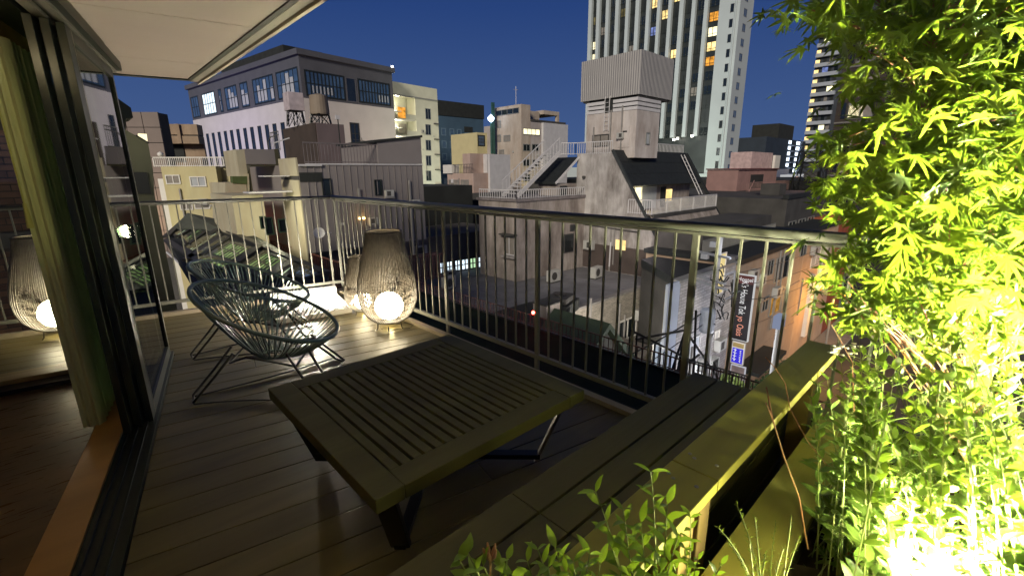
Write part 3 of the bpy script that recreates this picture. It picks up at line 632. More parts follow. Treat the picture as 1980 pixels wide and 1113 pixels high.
# --- pale building with outside stairs
c = Pd(758, 157, 92)
b2 = B('stair_building', 'pale apartment block with brightly lit zigzag fire stairs behind the office block', c[0]-0, c[1], G8)
zt = c[2]+12; wU = b2.uv('U', 845, 176)[0]; beig = M("pale_render", (.48, .47, .38), .8, .07, .7)
rec = b2.uv('U', 803, 200)[0]
b2.box('wall', beig, (rec, 0, 0), (wU, 16, zt)); b2.box('wall', beig, (-7, 2.6, 0), (rec-.01, 16, zt-.01)); b2.box('parapet', beig, (-7, 0, zt-2.2), (rec-.01, 2.59, zt-.01))
b2.box('cornice', fr_m, (-7, -.12, zt-2.4), (wU+.02, -.01, zt-2.2))
H = 3.05
for i in range(9):
    z = zt-6.0-i*H
    if z < 2: break
    a0, a1 = b2.uv('U', 822, 200+i*24)[0], b2.uv('U', 831, 200+i*24)[0]; b2.win('U', a0, a1, z, z+1.9, winglass, mull=1, t=.1)
    if i > 0: part('ledge', b2.fb('U', (a1+wU)/2-1.1+.9, wU-.05, 0, .35, z+2.1, z+2.3), dark_m, b2.o)
    b2.box('landing', white_m, (-6.5, .2, z-.65), (rec-.02, 2.58, z-.45))
    g_ = b2.uv('U', 783, 200)[0]
    part('balcony_window', MB().box((g_+.2, 2.5, z), (rec-.5, 2.58, z+2)), orange if i == 0 else curt_m, b2.o)
    part('balcony_front', MB().box((g_+.1, .0, z-.44), (rec-.02, .12, z+.45)), beig, b2.o)
    part('stair_flight', MB().beam((-6.0, .9, z-.5), (g_-.6, .9, z+H*.5-.55), .9, .16), white_m, b2.o)
    part('stair_flight', MB().beam((g_-.6, 1.9, z+H*.5-.55), (-6.0, 1.9, z+H-.5), .9, .16), white_m, b2.o)
    part('handrail', MB().beam((-6.0, .3, z+.5), (g_-.6, .3, z+H*.5+.45), .08, .08), wht2_m, b2.o)
    if i < 5:
        part('stair_light', MB().box((g_-2.2, 2.2, z+H-.85), (g_-1.2, 2.5, z+H-.72)), whitehot, b2.o)
        lamp(b2.o, 'stair_glow', 'POINT', (g_-1.6, 1.2, z+H-1.2), 420, (1, .97, .66), .2)
part('top_light', MB().lathe([(.01, -.5), (.45, -.3), (.55, 0), (.45, .3), (.01, .5)], 10, (b2.uv('U', 772, 180)[0], .6), cap=False), E_("floodlight_face", (1, .95, .75), 14), b2.o).location = (0, 0, b2.uv('U', 772, 181)[1])
lamp(b2.o, 'street_glow', 'POINT', (wU-3, -6, 4), 1800, (.75, 1, .95), 1)
lamp(b2.o, 'wall_glow', 'SPOT', (wU-3, -24, 12), 14000, (1, .97, .72), 2, (wU-4, 0, 18), 100, 1)

# --- dark blue hotel slab
c = Pd(851, 194, 135)
b3 = B('dark_blue_block', 'dark blue high block with round windows behind the pale stair building', c[0], c[1], 0)
zt = c[2]+12; wU = b3.uv('U', 934, 205)[0]
b3.box('wall', M("navy_wall", (.045, .085, .13), .7, .12, .3), (-6, 0, 0), (wU, 25, zt-4)); b3.box('roof_band', vdark_m, (-6.2, -.2, zt-3.9), (wU+.2, 25, zt))
for r_ in range(10):
    for x in (858, 874, 888):
        a = b3.uv('U', x, 260)[0]; z = zt-9-r_*3.4
        if z > 2: b3.win('U', a-.55, a+.55, z, z+1.5, wblue, fr=M("navy_trim", (.10, .16, .22), .6), t=.3, mull=0)
    a0, a1 = b3.uv('U', 898, 260)[0], b3.uv('U', 914, 260)[0]; z = zt-8-r_*3.4
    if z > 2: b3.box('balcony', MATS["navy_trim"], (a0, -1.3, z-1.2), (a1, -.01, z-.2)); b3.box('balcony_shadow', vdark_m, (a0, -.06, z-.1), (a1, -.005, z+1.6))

# --- beige block with bright window, and its neighbours
c = Pd(1008, 201, 60)
b5 = B('beige_block', 'beige five storey block with one long bright yellow window', c[0], c[1], 0)
zt = c[2]+12; dV = b5.uv('V', 955, 205)[0]; zr = b5.uv('U', 1010, 233)[1]; wU = b5.uv('U', 1092, 237)[0]; bx = M("beige_wall", (.44, .38, .32), .8, .1, .6, stain=.25)
wk = b5.uv('U', 1047, 230)[0]
b5.box('stair_tower', bx, (.0, .0, 0), (1.6, dV, zt)); b5.box('wall', M("grey_beige_wall", (.40, .37, .36), .8, .1, .6, stain=.2), (1.61, -.0, 0), (wU, dV+4, zr))
b5.box('wing', wht2_m, (wk, -.35, 0), (wU+.3, -.01, zr-.05)); b5.box('roof_edge', dark_m, (1.62, -.1, zr+.01), (wU+.1, dV, zr+.25))
b5.box('roof_house', bx, (2.2, 1.5, zr+.26), (wk+1.2, 6, zt-.4)); b5.box('roof_canopy', bx, (wk+1.5, 1, zr+1.2), (wU, 5, zr+1.7)); b5.box('roof_pier', bx, (wU-.4, 1, zr+.26), (wU, 1.4, zr+1.19))
b5.pw('V', 960, 212, 1003, 221, winglass, mull=3)
for r_ in ((961, 235, 968, 246), (961, 262, 968, 273), (975, 263, 986, 272), (966, 291, 974, 299)): b5.pw('V', *r_, mull=0, mat=curt_m, t=.1)
w_ = b5.pw('U', 1012, 250, 1043, 260, warmw, mull=3, t=.08)
for r_ in ((1012, 280, 1024, 291), (1029, 280, 1041, 291), (1012, 309, 1024, 320), (1029, 310, 1041, 321), (1012, 338, 1024, 350)): b5.pw('U', *r_, mat=winglass, mull=1, t=.08)
for r_ in ((1074, 257, 1077, 263), (1082, 258, 1085, 264), (1068, 278, 1071, 288), (1074, 286, 1076, 292), (1081, 287, 1084, 293)): b5.pw('U', *r_, mat=winglass, mull=0, t=.04, off=.36)
part('aerial', MB().tube([(2, 3, zt), (2, 3, zt+2.6)], .04, 4).tube([(1.6, 3, zt+2.2), (2.4, 3, zt+2.2)], .03, 4), wht2_m, b5.o)
lamp(b5.o, 'alley_glow', 'SPOT', (-10, dV*.35, 4), 2600, (1, .85, .35), .8, (0, dV*.3, 10), 100, 1)
c = Pd(922, 256, 66)
yb = B('yellow_stair_house', 'small yellow lit block with an arched window between the dark tower and the beige block', c[0], c[1], 0)
zt = c[2]+12; wU = yb.uv('U', 948, 254)[0]; ym = M("yellow_wall", (.50, .44, .24), .8, .06, 1)
yb.box('wall', ym, (0, 0, 0), (wU, 6, zt)); yb.box('annex', ym, (wU+.01, 0, 0), (wU+2.6, 6, zt-5.2)); yb.pw('U', 925, 263, 936, 281, wblue, fr=frame_m, mull=0, tr=2, t=.12)
lamp(yb.o, 'yellow_glow', 'SPOT', (2, -14, 6), 2500, (1, .88, .38), 1, (2, 0, 14), 80, 1)
mp_ = thing('street_lamp', 'tall pole with a bright blue white lamp in front of the yellow block', 'street lamp', tuple(Pd(951, 330, 62)[:2])+(-12,))
hh = Pd(948, 230, 62)[2]+12
part('pole', MB().tube([(0, 0, 0), (0, 0, hh)], .12, 6), M("dark_green_pole", (.02, .07, .06), .6), mp_); part('banner', MB().box((.15, -.1, hh-9), (.6, .1, hh+2.0)), MATS["dark_green_pole"], mp_)
part('lamp_head', MB().lathe([(.01, -.45), (.35, -.2), (.4, .1), (.01, .5)], 10, cap=False), bluehot, mp_).location = (-.25, -.3, hh)
# low pink complex
c = Pd(915, 335, 48)
b6 = B('low_pink_house', 'low pinkish flat roofed house with roof terrace in the middle distance', c[0], c[1], 0)
zt = c[2]+12; dV = b6.uv('V', 865, 338)[0]; wU = b6.uv('U', 978, 336)[0]; pk = M("pink_render", (.42, .32, .28), .8, .1, 1, stain=.15)
b6.box('wall', pk, (0, 0, 0), (wU, dV, zt)); b6.box('wing', wht2_m, (2.0, -.3, 0), (wU+.4, -.01, zt+1.9)); 
q = b6.uv('U', 942, 300, 1.2)
b6.box('upper_storey', pk, (.6, 1.2, zt+.01), (wU-.6, dV*.55, zt+2.0)); b6.box('upper_block', wht2_m, (2.4, .6, zt+.02), (wU+.2, 4, zt+1.95))
b6.rail([(-.0, .05, zt), (-.0, dV, zt)], .9, .25, dark_m)
for r_ in ((869, 349, 886, 357), (892, 349, 906, 357)): b6.pw('V', *r_, mat=curt_m, mull=1, t=.08)
for r_ in ((935, 350, 947, 360), (984, 345, 986, 350)): b6.pw('U', *r_, mat=winglass, mull=0, t=.08, off=.31)
b6.box('vent_box', white_m, (-.2, dV*.75, zt+.0), (.8, dV*.75+1.6, zt+.9))
lamp(b6.o, 'warm_glow', 'SPOT', (-7, dV*.6, 9), 420, (1, .6, .38), .5, (0, dV*.5, 11), 110, 1)

# --- hotel tower
TX = 110
c = Px(1420, 120, TX)
bt = B('hotel_tower', 'very tall hotel tower with white vertical piers and a few lit rooms', TX, c[1], 0)
twm = M("tower_white", (.40, .44, .45), .6, .06, .15, spec=.3); tdm = M("tower_dark_panel", (.020, .023, .021), .4, .35, .35)
top = 66; yl = bt.uv('V', 1140, 60)[0]; yr = bt.uv('V', 1386.5, 60)[0]; wU = bt.uv('U', 1452, 60)[0]
bt.box('tower_wall', tdm, (.5, yr, 3), (wU, yl, top)); bt.box('corner_wall', twm, (0, 0, 0), (wU, yr-.01, top)); bt.box('podium', twm, (-.6, -.5, 0), (wU, yl+12, 12.6)); bt.box('podium_step', twm, (-2.5, 8, 0), (-.61, yl+6, 14.5))
pe = [(1140, 1146), (1155.5, 1161.4), (1173.5, 1179.4), (1192, 1198.5), (1212, 1218), (1231, 1238), (1252, 1258.5), (1273, 1279), (1294.5, 1301), (1316, 1324), (1340, 1347), (1364, 1371.5)]
ye = [(bt.uv('V', a, 0)[0], bt.uv('V', b, 0)[0]) for a, b in pe]
zb = bt.uv('V', 1303, 262)[1]
for a, b in ye: bt.box('pier', twm, (-.35, b, zb-.5), (.499, a, top))
bays = [(ye[i+1][0], ye[i][1]) for i in range(11)]+[(yr, ye[11][1])]
FH = 3.02
z_ref = bt.uv('V', 1371, 90)[1]
lit = {(0, 50): warmw, (0, 91): warmw, (0, 110): warmw, (3, 12): dimw, (6, 18): warm, (7, 34): warm, (8, 6): warm, (8, 97): warm, (11, 36): orange, (11, 60): warmw, (11, 84): warm, (11, 107): orange, (6, 62): bluew, (0, 29): dimw}
litz = {}
for (bi, py), mt in lit.items():
    a, b = bays[bi]; px = {0: 1149, 3: 1205, 6: 1263, 7: 1285, 8: 1306, 11: 1374}[bi]
    litz[(bi, round((bt.uv('V', px, py)[1]-z_ref)/FH))] = mt
pm = {}
for bi, (a, b) in enumerate(bays):
    lo = int((zb-z_ref)/FH); 
    for k in range(lo, 12):
        z = z_ref+k*FH
        if z < zb+.2 or z > top-2: continue
        w2 = (b-a); key = round(w2, 1)
        mt = litz.get((bi, k), None)
        if mt is None: mt = [tdm, winglass, winglass, tdm, curt_m if (bi*7+k*5) % 11 == 0 else winglass][(bi*3+k*7) % 5]
        kk = (key, mt.name)
        if kk not in pm:
            mb = MB().box((-.03, .25, -.9), (0, w2-.25, .9)); pm[kk] = mb.mesh('window_pane', mt)
            mf = MB().box((-.10, w2/2-.06, -.9), (-.031, w2/2+.06, .9)).box((-.09, .2, -.45), (-.032, w2-.2, -.37)).box((-.08, .0, -1.05), (-.0, w2, -.92)); pm[(key, 'f')] = mf.mesh('window', frame_m)
        w_ = link('window', pm[(key, 'f')], bt.o, (.49, a, z)); link('pane', pm[kk], w_, (0, 0, 0))
for i in range(22):
    for px, ww in ((1407, .55),):
        z = bt.uv('V', 1407, 18)[1]-(i-3)*2.95
        if 3 < z < top: bt.win('V', yr*.36-.35, yr*.36+.35, z-.8, z+.8, winglass, mull=0, t=.05)
    z = bt.uv('U', 1436, 22)[1]-(i-3)*2.95
    if 3 < z < top: bt.win('U', wU*.42-.8, wU*.42+.8, z-.7, z+.7, wblue, mull=1, t=.08)
bt.box('corner_step', twm, (-.25, yr*.14, 0), (-.01, yr*.2, top))
part('lobby_window', MB().box((-.7, ye[8][0]+1, zb+.2), (-.61, ye[7][1]-1, zb+1.6)), orange, bt.o)
for px, py in ((1310, 268), (1338, 263), (1303, 270)):
    q = Px(px, py, TX-1.2); part('terrace_lamp', MB().box((-.2, -.2, -.25), (.2, .2, .25)), whitehot, bt.o).location = tuple(q-np.array([bt.x, bt.y, bt.z0]))
lamp(bt.o, 'base_uplight', 'SPOT', (-22, 10, 4), 12000, (.75, 1, .78), 2, (0, 8, 12), 110, 1)
lamp(bt.o, 'face_glow', 'SPOT', (-60, 20, 20), 36000, (.90, 1, .97), 3, (0, 20, 35), 80, 1)
bt.box('side_annex', wht2_m, (-9, -13, 0), (2, -1, 13.5)); bt.box('annex_block', wht2_m, (-18, -12, 0), (-9.1, -6.5, 11.2))

# --- mansard building with tank tower
GX = 24.9
b7 = B('mansard_building', 'stained concrete building with dark sloping roof, lit balcony window and outside stair', GX, 19.5, 0)
def L7(p): return (p[0]-GX, p[1]-19.5, p[2]+12)
def yz(poly, x0, x1, mat, name): return part(name, MB().slab([L7((x0, y, z)) for y, z in poly], (x1-x0, 0, 0)), mat, b7.o)
full = [(19.75, 2.5), (16.97, 2.55), (11.36, -5.95), (11.36, -12), (19.75, -12)]
yz(full, GX, GX+.3, conc_m, 'gable_wall')
body = [(19.7, 2.45), (17.0, 2.45), (15.7, .5), (16.3, .5), (16.3, -1.15), (14.2, -1.15), (13.0, -2.75), (14.2, -2.75), (14.2, -4.4), (11.9, -4.4), (11.36, -6), (11.36, -12), (19.7, -12)]
for poly in ([(19.7, 2.45), (17.0, 2.45), (15.7, .5), (19.7, .5)], [(19.7, .499), (16.3, .499), (16.3, -1.149), (19.7, -1.149)], [(19.7, -1.15), (14.3, -1.15), (13.2, -2.75), (19.7, -2.75)],
             [(19.7, -2.751), (14.2, -2.751), (14.2, -4.399), (19.7, -4.399)], [(19.7, -4.4), (12.2, -4.4), (11.36, -5.9), (11.36, -12), (19.7, -12)]):
    yz(poly, GX+.301, 34.3, conc2_m, 'storey')
def slope(z): return 16.97-(2.55-z)*(16.97-11.36)/8.5
for z1, z0 in ((2.62, .45), (-1.3, -2.7), (-4.5, -8)):
    n_ = int((z1-z0)/.36)
    for k in range(n_):
        za, zb_ = z1-(z1-z0)*k/n_, z1-(z1-z0)*(k+1)/n_; ya, yb_ = slope(za), slope(zb_)
        part('roof_course', MB().slab([L7((GX-.05, ya, za)), L7((34.5-(2.6-za)*0, ya, za)), L7((34.5, yb_, zb_)), L7((GX-.05, yb_, zb_))], (0, -.10-.02*(k % 2), .06)), roofd_m, b7.o)
part('verge_trim', MB().beam(L7((GX-.04, 16.95, 2.66)), L7((GX-.04, 11.3, -5.9)), .16, .14), M("verge_dark", (.03, .035, .035), .6), b7.o)
part('far_verge', MB().beam(L7((34.5, 16.9, 2.6)), L7((34.5, 13.4, -2.7)), .2, .2), roofd_m, b7.o)
# balconies
for zf, yo, x1 in ((-1.15, 14.05, 34.0), (-4.4, 11.9, 34.0)):
    part('balcony_floor', MB().box(L7((GX+.31, yo, zf-.22)), L7((x1, yo+2.1, zf-.001))), dark_m, b7.o)
    r_ = b7.rail([L7((GX-.0, yo+1.6, zf)), L7((GX+.0, yo, zf)), L7((x1-.05, yo, zf))], .85, .15, wht2_m, .014, 12)
wy = 16.29
b7.o["_"] = 0; del b7.o["_"]
def wbox(name, x0, x1, z0, z1, mat, y=wy, d=.04): return part(name, MB().box(L7((x0, y-d, z0)), L7((x1, y, z1))), mat, b7.o)
for x0, x1, mt in ((25.35, 26.4, warmw), (26.5, 27.3, warmw)): wbox('lit_window', x0, x1, -1.1, .35, mt)
for x in (25.28, 26.43, 27.34): wbox('window_post', x, x+.07, -1.14, .45, white_m, d=.09)
wbox('sliding_curtain', 27.42, 29.3, -1.1, .38, curtl_m); wbox('doorway', 29.9, 30.6, -1.1, .3, vdark_m); wbox('lit_window', 30.7, 31.5, -.7, .1, warm); wbox('window_frame', 30.62, 31.6, -.8, -.71, white_m, d=.08)
lamp(b7.o, 'room_glow', 'POINT', L7((26.3, 15.3, -.2)), 45, (1, .9, .55), .2)
for x0, x1, mt in ((25.6, 26.9, wht2_m), (26.95, 27.8, winglass), (27.9, 29.6, curtl_m), (29.7, 30.6, conc2_m), (31.0, 33, winglass)): part('lower_window', MB().box(L7((x0, 14.15, -4.3)), L7((x1, 14.19, -2.9))), mt, b7.o)
# low block in front (left)
b7.box('front_block', conc2_m, tuple(L7((18.5, 19.0, -12))), tuple(L7((24.88, 22.4, -.28)))); b7.box('front_block_coping', M("dirty_coping", (.16, .14, .14), .9, .3, 3), tuple(L7((18.4, 18.9, -.275))), tuple(L7((24.85, 22.5, -.12))))
b7.rail([L7((18.5, 22.3, -.12)), L7((18.5, 19.0, -.12)), L7((24.8, 19.0, -.12))], .5, .2)
def fw(x0, y0, x1, y1, face, mat, name='window'):        # windows of the front block, placed on its own faces
    if face == 'V':
        p, q = Px(x0, y0, 18.5), Px(x1, y1, 18.5); a, b_ = sorted((p[1], q[1])); z1, z0 = p[2], q[2]
        f = part(name, MB().box(L7((18.42, a-.08, z0-.08)), L7((18.499, b_+.08, z1+.08))), wht2_m, b7.o); part('pane', MB().box(L7((18.40, a, z0)), L7((18.419, b_, z1))), mat, f)
        part('mullion', MB().box(L7((18.38, (a+b_)/2-.03, z0)), L7((18.40, (a+b_)/2+.03, z1))), wht2_m, f); part('sill', MB().box(L7((18.2, a-.15, z0-.22)), L7((18.499, b_+.15, z0-.1))), conc_m, f); part('hood', MB().box(L7((18.1, a-.2, z1+.12)), L7((18.499, b_+.2, z1+.2))), dark_m, f)
    else:
        p, q = Py(x0, y0, 19.0), Py(x1, y1, 19.0); f = part(name, MB().box(L7((p[0]-.06, 18.93, q[2]-.06)), L7((q[0]+.06, 18.999, p[2]+.06))), dark_m, b7.o); part('pane', MB().box(L7((p[0], 18.91, q[2])), L7((q[0], 18.929, p[2]))), mat, f)
fw(978, 457, 996, 492, 'V', curt_m); fw(1091, 455, 1106, 484, 'U', winglass); fw(1103, 436, 1110, 444, 'U', winglass)
# gable details: wide dark garage opening, small lit window, pipes
part('dark_cladding', MB().box(L7((GX-.05, 13.9, -4.95)), L7((GX-.001, 19.7, -3.3))), M("brown_cladding", (.06, .045, .04), .8, .2, 1.5), b7.o)
p, q = Px(1191, 463, GX-.06), Px(1209, 484, GX-.06); part('lit_window', MB().box(L7((GX-.09, q[1], q[2])), L7((GX-.051, p[1], p[2]))), warm, b7.o); part('window_bar', MB().box(L7((GX-.12, (p[1]+q[1])/2-.05, q[2])), L7((GX-.09, (p[1]+q[1])/2+.05, p[2]))), dark_m, b7.o)
for (x0, y0, x1, y1) in ((1181, 468, 1178, 515), (1234, 450, 1229, 522)):
    p, q = Px(x0, y0, GX-.1), Px(x1, y1, GX-.1); part('drain_pipe', MB().tube([L7(p), L7(q)], .05, 6), wht2_m, b7.o)
p, q = Px(1120, 432, GX-.08), Px(1234, 449, GX-.08); part('conduit', MB().tube([L7(p), L7(q)], .04, 5), dark_m, b7.o)
part('wall_lamp', MB().box(L7((GX-.2, 19.0, .95)), L7((GX-.001, 19.15, 1.1))), dark_m, b7.o)
# stair
st = B('roof_stair', 'white steel stair climbing to the roof beside the sloped concrete gable', 19.8, 20.2, 0, z0=-.1, cat='stair')
sl = 13
for i in range(sl): st.box('tread', wht2_m, (.15+i*.29, .15, .18+i*.20), (.40+i*.29, 1.35, .215+i*.20))
for y in (.1, 1.4): part('stringer', MB().beam((.0, y, .0), (3.95, y, 2.68), .06, .26), wht2_m, st.o)
for y in (.1, 1.4):
    part('handrail', MB().beam((.0, y, .95), (3.95, y, 3.6), .05, .05), wht2_m, st.o)
    for k in range(14): x = .05+k*.30; st.box('baluster', wht2_m, (x-.012, y-.012, .05+x*.677), (x+.012, y+.012, .95+x*.677))
# dormer beside the stair
part('lean_to_wall', MB().box(L7((22.9, 19.76, -.12)), L7((24.88, 21.4, .62))), conc2_m, b7.o)
part('lean_to_roof', MB().slab([L7((22.6, 19.65, .60)), L7((24.9, 19.65, 2.2)), L7((24.9, 21.5, 2.2)), L7((22.6, 21.5, .60))], (0, 0, .12)), roofd_m, b7.o)
part('lean_to_edge', MB().beam(L7((22.6, 19.6, .66)), L7((24.95, 19.6, 2.32)), .08, .12), wht2_m, b7.o); part('lean_to_window', MB().box(L7((23.2, 19.72, -.1)), L7((23.9, 19.755, .5))), winglass, b7.o)
b7.rail([L7((24.0, 20.4, 2.46)), L7((24.9, 19.9, 2.46)), L7((24.9, 17.0, 2.46))], .75, .17); b7.rail([L7((28.8, 17.0, 2.46)), L7((34.2, 17.0, 2.46))], .75, .2)
part('roof_ladder', MB().beam(L7((32.7, 16.4, 2.5)), L7((33.2, 15.0, -.3)), .05, .05).beam(L7((33.2, 16.4, 2.5)), L7((33.7, 15.0, -.3)), .05, .05), wht2_m, b7.o)
for k in range(9): z = 2.3-k*.3; y = 16.4-(2.5-z)*.5; part('rung', MB().beam(L7((32.72+k*.053, y, z)), L7((33.22+k*.053, y, z)), .03, .03), wht2_m, b7.o)
lamp(b7.o, 'yard_glow', 'POINT', L7((22.5, 13.2, -2.0)), 60, (.95, .8, .85), .4)
# tank tower
tk = B('tank_tower', 'white rooftop tower carrying a big ribbed water tank box', 26.0, 16.1, 0, z0=2.3, cat='tower')
twr = M("tower_render", (.50, .46, .44), .8, .08, 1.3, stain=.35)
tk.box('tower_shaft', twr, (0, 0, -.1), (2.75, 3.8, 2.72))
for i, z in enumerate((2.74, 3.0, 3.26)): tk.box('louvre', wht2_m, (-.02, -.02, z), (2.77, 3.82, z+.19))
tk.box('louvre_core', vdark_m, (.1, .1, 2.73), (2.65, 3.7, 3.58)); tk.box('access_hatch', vdark_m, (-.035, 1.75, 2.74), (-.021, 2.4, 3.5))
tk.box('tank_box', M("ribbed_tank", (.30, .29, .285), .7, .05, 1, .6, ribs=.16), (-.0, -.08, 3.6), (4.0, 4.35, 6.06)); tk.box('tank_base', dark_m, (.1, .0, 3.5), (3.9, 4.2, 3.599))
for y in (1.95, 2.3): part('ladder_rail', MB().tube([(-.12, y, 1.6), (-.12, y, 3.5), (-.05, y, 3.7)], .025, 5), wht2_m, tk.o)
for k in range(7): part('ladder_rung', MB().tube([(-.12, 1.95, 1.7+k*.27), (-.12, 2.3, 1.7+k*.27)], .015, 4), wht2_m, tk.o)
tk.pw('V', 1147, 262, 1176, 282, curt_m, mull=1, fr=dark_m); tk.pw('U', 1249, 258, 1255, 278, curtl_m, mull=0); tk.pbox('door', 'V', 1196, 246, 1218, 285, twr, 0, .04); tk.pbox('door_hole', 'V', 1205, 253, 1213, 256, vdark_m, .041, .05)

# --- flat roof building with tiled wall
fl = B('flat_roof_building', 'low flat roofed building with pale tiled street wall and dark empty roof', 13.0, 13.0, 0)
tilem = M("pale_tile_wall", (.34, .31, .26), .7, .18, 3, brick=(.30, .10, (.16, .14, .12)))
fl.box('wall', tilem, (1.3, 0, 0), (11.6, .3, 6.95)); fl.box('side_wall', tilem, (-1.2, .301, 0), (-.9, 14, 6.9)); fl.box('roof', M("grey_roof_sheet", (.15, .15, .16), .75, .25, .8), (-.9, .301, 6.4), (11.88, 13, 7.0)); fl.box('coping', M("coping_grey", (.20, .19, .18), .7), (-.05, -.05, 6.955), (11.65, .28, 7.05))
fl.box('recess_wall', tilem, (4.0, -2.4, 0), (7.5, -.01, 4.6))
for x in (2.5, 5.5, 8.5): fl.box('roof_seam', M("seam_pale", (.16, .16, .18), .7), (x, .35, 7.001), (x+.05, 8, 7.015))
for y in (3.2, 6.0, 9.0): fl.box('roof_seam', MATS["seam_pale"], (.35, y, 7.001), (11.5, y+.05, 7.014))
fl.pw('U', 1197, 618, 1228, 652, winglass, fr=white_m, mull=1, t=.09)
fl.pbox('drain_pipe', 'U', 1256, 572, 1261, 720, white_m, 0, .12); fl.pbox('drain_pipe', 'U', 1073, 612, 1077, 650, white_m, 0, .12)
ac = thing('rooftop_unit', 'dark boxy machine left on the flat roof', 'roof unit', tuple(Pz(1085, 603, -5))[:2]+(-5.0,), R(20))
part('casing', MB().box((-.9, -.6, 0), (.9, .6, .55)), vdark_m, ac, .05); part('cover', MB().box((-.7, -.5, .56), (.5, .5, .85)), dark_m, ac, .05); part('fan_grille', MB().lathe([(.3, 0), (.3, .04), (.05, .05)], 16).v and MB().lathe([(.3, .86), (.28, .9), (.05, .9)], 16, (-.1, 0)), black_m, ac)
ac2 = thing('roof_locker', 'pale square box at the front corner of the flat roof', 'locker', tuple(Pz(1058, 618, -5))[:2]+(-5.0,), 0)
part('body', MB().box((-.5, -.4, 0), (.5, .4, .8)), conc2_m, ac2, .02); part('lid', MB().box((-.55, -.45, .81), (.55, .45, .86)), dark_m, ac2)
# left low building with blue-white window strip
ws = B('window_strip_house', 'dark low building with a row of blue white lit windows', 13.5, 24.0, 0)
ws.box('wall', M("strip_house_wall", (.10, .09, .085), .8, .2, 1), (0, 0, 0), (9, 6, 9.5)); ws.box('upper_wall', vdark_m, (-8, 5.2, 0), (10, 14, 12.4)); ws.box('white_band', wht2_m, (-3.4, -.6, 6.6), (-.01, .2, 8.4))
for i, (x0, x1) in enumerate(((851, 858), (862, 876), (880, 889), (893, 905), (909, 919), (925, 934))): ws.pw('U', x0, 508-i*2.2, x1, 527-i*2.4, E_("strip_light_green", (.55, .85, .5), 1.0) if i == 4 else cool, fr=dark_m, mull=1, t=.1, tr=1)
# mid dark warehouses filling the valley between
for i, (lb, x, y, w_, d_, z) in enumerate((('long dark warehouse roof behind the flat roofed building', 17, 31, 24, 22, -1.2), ('dark low roof right behind the siding house', 9, 33, 7, 14, -.9), ('dark roof block in the far middle below the pink house', 28, 28, 14, 8, -.6),
        ('wide dark block under the hotel tower', 60, 14, 26, 50, .2), ('dark roofed block right of the mansard building', 36, 10, 16, 18, -.6), ('dark roof block far right behind the street', 50, 6, 22, 9, -.9), ('dark flat building far left behind the skylight', -4, 42, 16, 8, -1.0))):
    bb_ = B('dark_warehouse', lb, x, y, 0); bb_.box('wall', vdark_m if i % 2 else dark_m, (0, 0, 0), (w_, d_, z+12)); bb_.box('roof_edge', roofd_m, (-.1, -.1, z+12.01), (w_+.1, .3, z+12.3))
    for k in range(3): bb_.win('U', 1+k*2.4, 2.6+k*2.4, z+9.2, z+10.3, winglass, mull=1)
    bb_.box('roof_box', dark_m, (w_*.3, 2, z+12.02), (w_*.3+1.6, 3.4, z+12.9))

# --- siding house on the left centre
sd = B('siding_house', 'grey brown house with vertical metal siding, roof rail and raised gable', 6.3, 18.0, 0)
sid = M("metal_siding", (.19, .17, .165), .6, .07, 1.2); s1 = sd.uv('U', 817, 330)[0]
zw = sd.uv('U', 700, 319)[1]; zbt = sd.uv('U', 800, 465)[1]
sd.box('siding_wall', sid, (0, 0, zbt), (s1, 7, zw))
for k in range(1, 19): sd.box('siding_seam', sid, (s1*k/19-.012, -.022, zbt+.01), (s1*k/19+.012, -.001, zw-.01))
sd.box('lower_wall', dark_m, (.0, .5, 0), (s1*.75, 7, zbt-.01)); sd.box('wall_coping', wht2_m, (.3, -.04, zw+.001), (s1, .1, zw+.05))
g0 = sd.uv('U', 731, 300)[0]; ztl, ztr = sd.uv('U', 731, 276)[1], sd.uv('U', 812, 266)[1]
part('raised_gable', MB().slab([(g0, .001, zw+.06), (s1, .001, zw+.06), (s1, .001, ztr), (g0, .001, ztl)], (0, 3.5, 0)), sid, sd.o)
part('gable_cap', MB().slab([(g0-.15, -.06, ztl), (s1+.05, -.06, ztr), (s1+.05, -.06, ztr+.10), (g0-.15, -.06, ztl+.10)], (0, 3.7, 0)), vdark_m, sd.o)
b_ = sd.rail([(.3, .1, zw+.05), (s1-1.4, .1, zw+.05)], .75, .13, M("rail_brown", (.14, .12, .12), .6), .010)
a_, z_ = sd.uv('U', 631, 361); sd.win('U', a_-.14, a_+.16, z_-.3, z_+.28, winglass, fr=frame_m, mull=0, t=.03)
a_, z_ = sd.uv('U', 731, 362); sd.win('U', a_-.13, a_+.13, z_-.3, z_+.28, winglass, fr=frame_m, mull=0, t=.03)
lp = sd.uv('U', 699, 422); sd.box('wall_light', E_("wall_light_warm", (1, .62, .2), 12), (lp[0]-.12, -.08, lp[1]-.03), (lp[0]+.12, -.001, lp[1]+.04)); lamp(sd.o, 'wall_light_glow', 'POINT', (lp[0], -.35, lp[1]+.1), 5, (1, .6, .2), .05)
crw = M("cream_house_wall", (.42, .39, .28), .8, .08, 1, stain=.15)
dv = sd.uv('V', 546, 350)[0]; sd.box('cream_side', crw, (-.05, .0, 0), (-.002, dv, zw-.55)); sd.box('cream_cap', crw, (-.06, .0, zw-.40), (-.002, dv, zw+.25)); sd.box('shadow_recess', dark_m, (-.03, .01, zw-.549), (-.002, dv, zw-.401)); sd.box('recess', vdark_m, (-.001, -.03, zw-.62), (.85, -.023, zw-.28)); sd.box('recess_lip', wht2_m, (-.0, -.10, zw-.05), (.85, -.03, zw+.02))
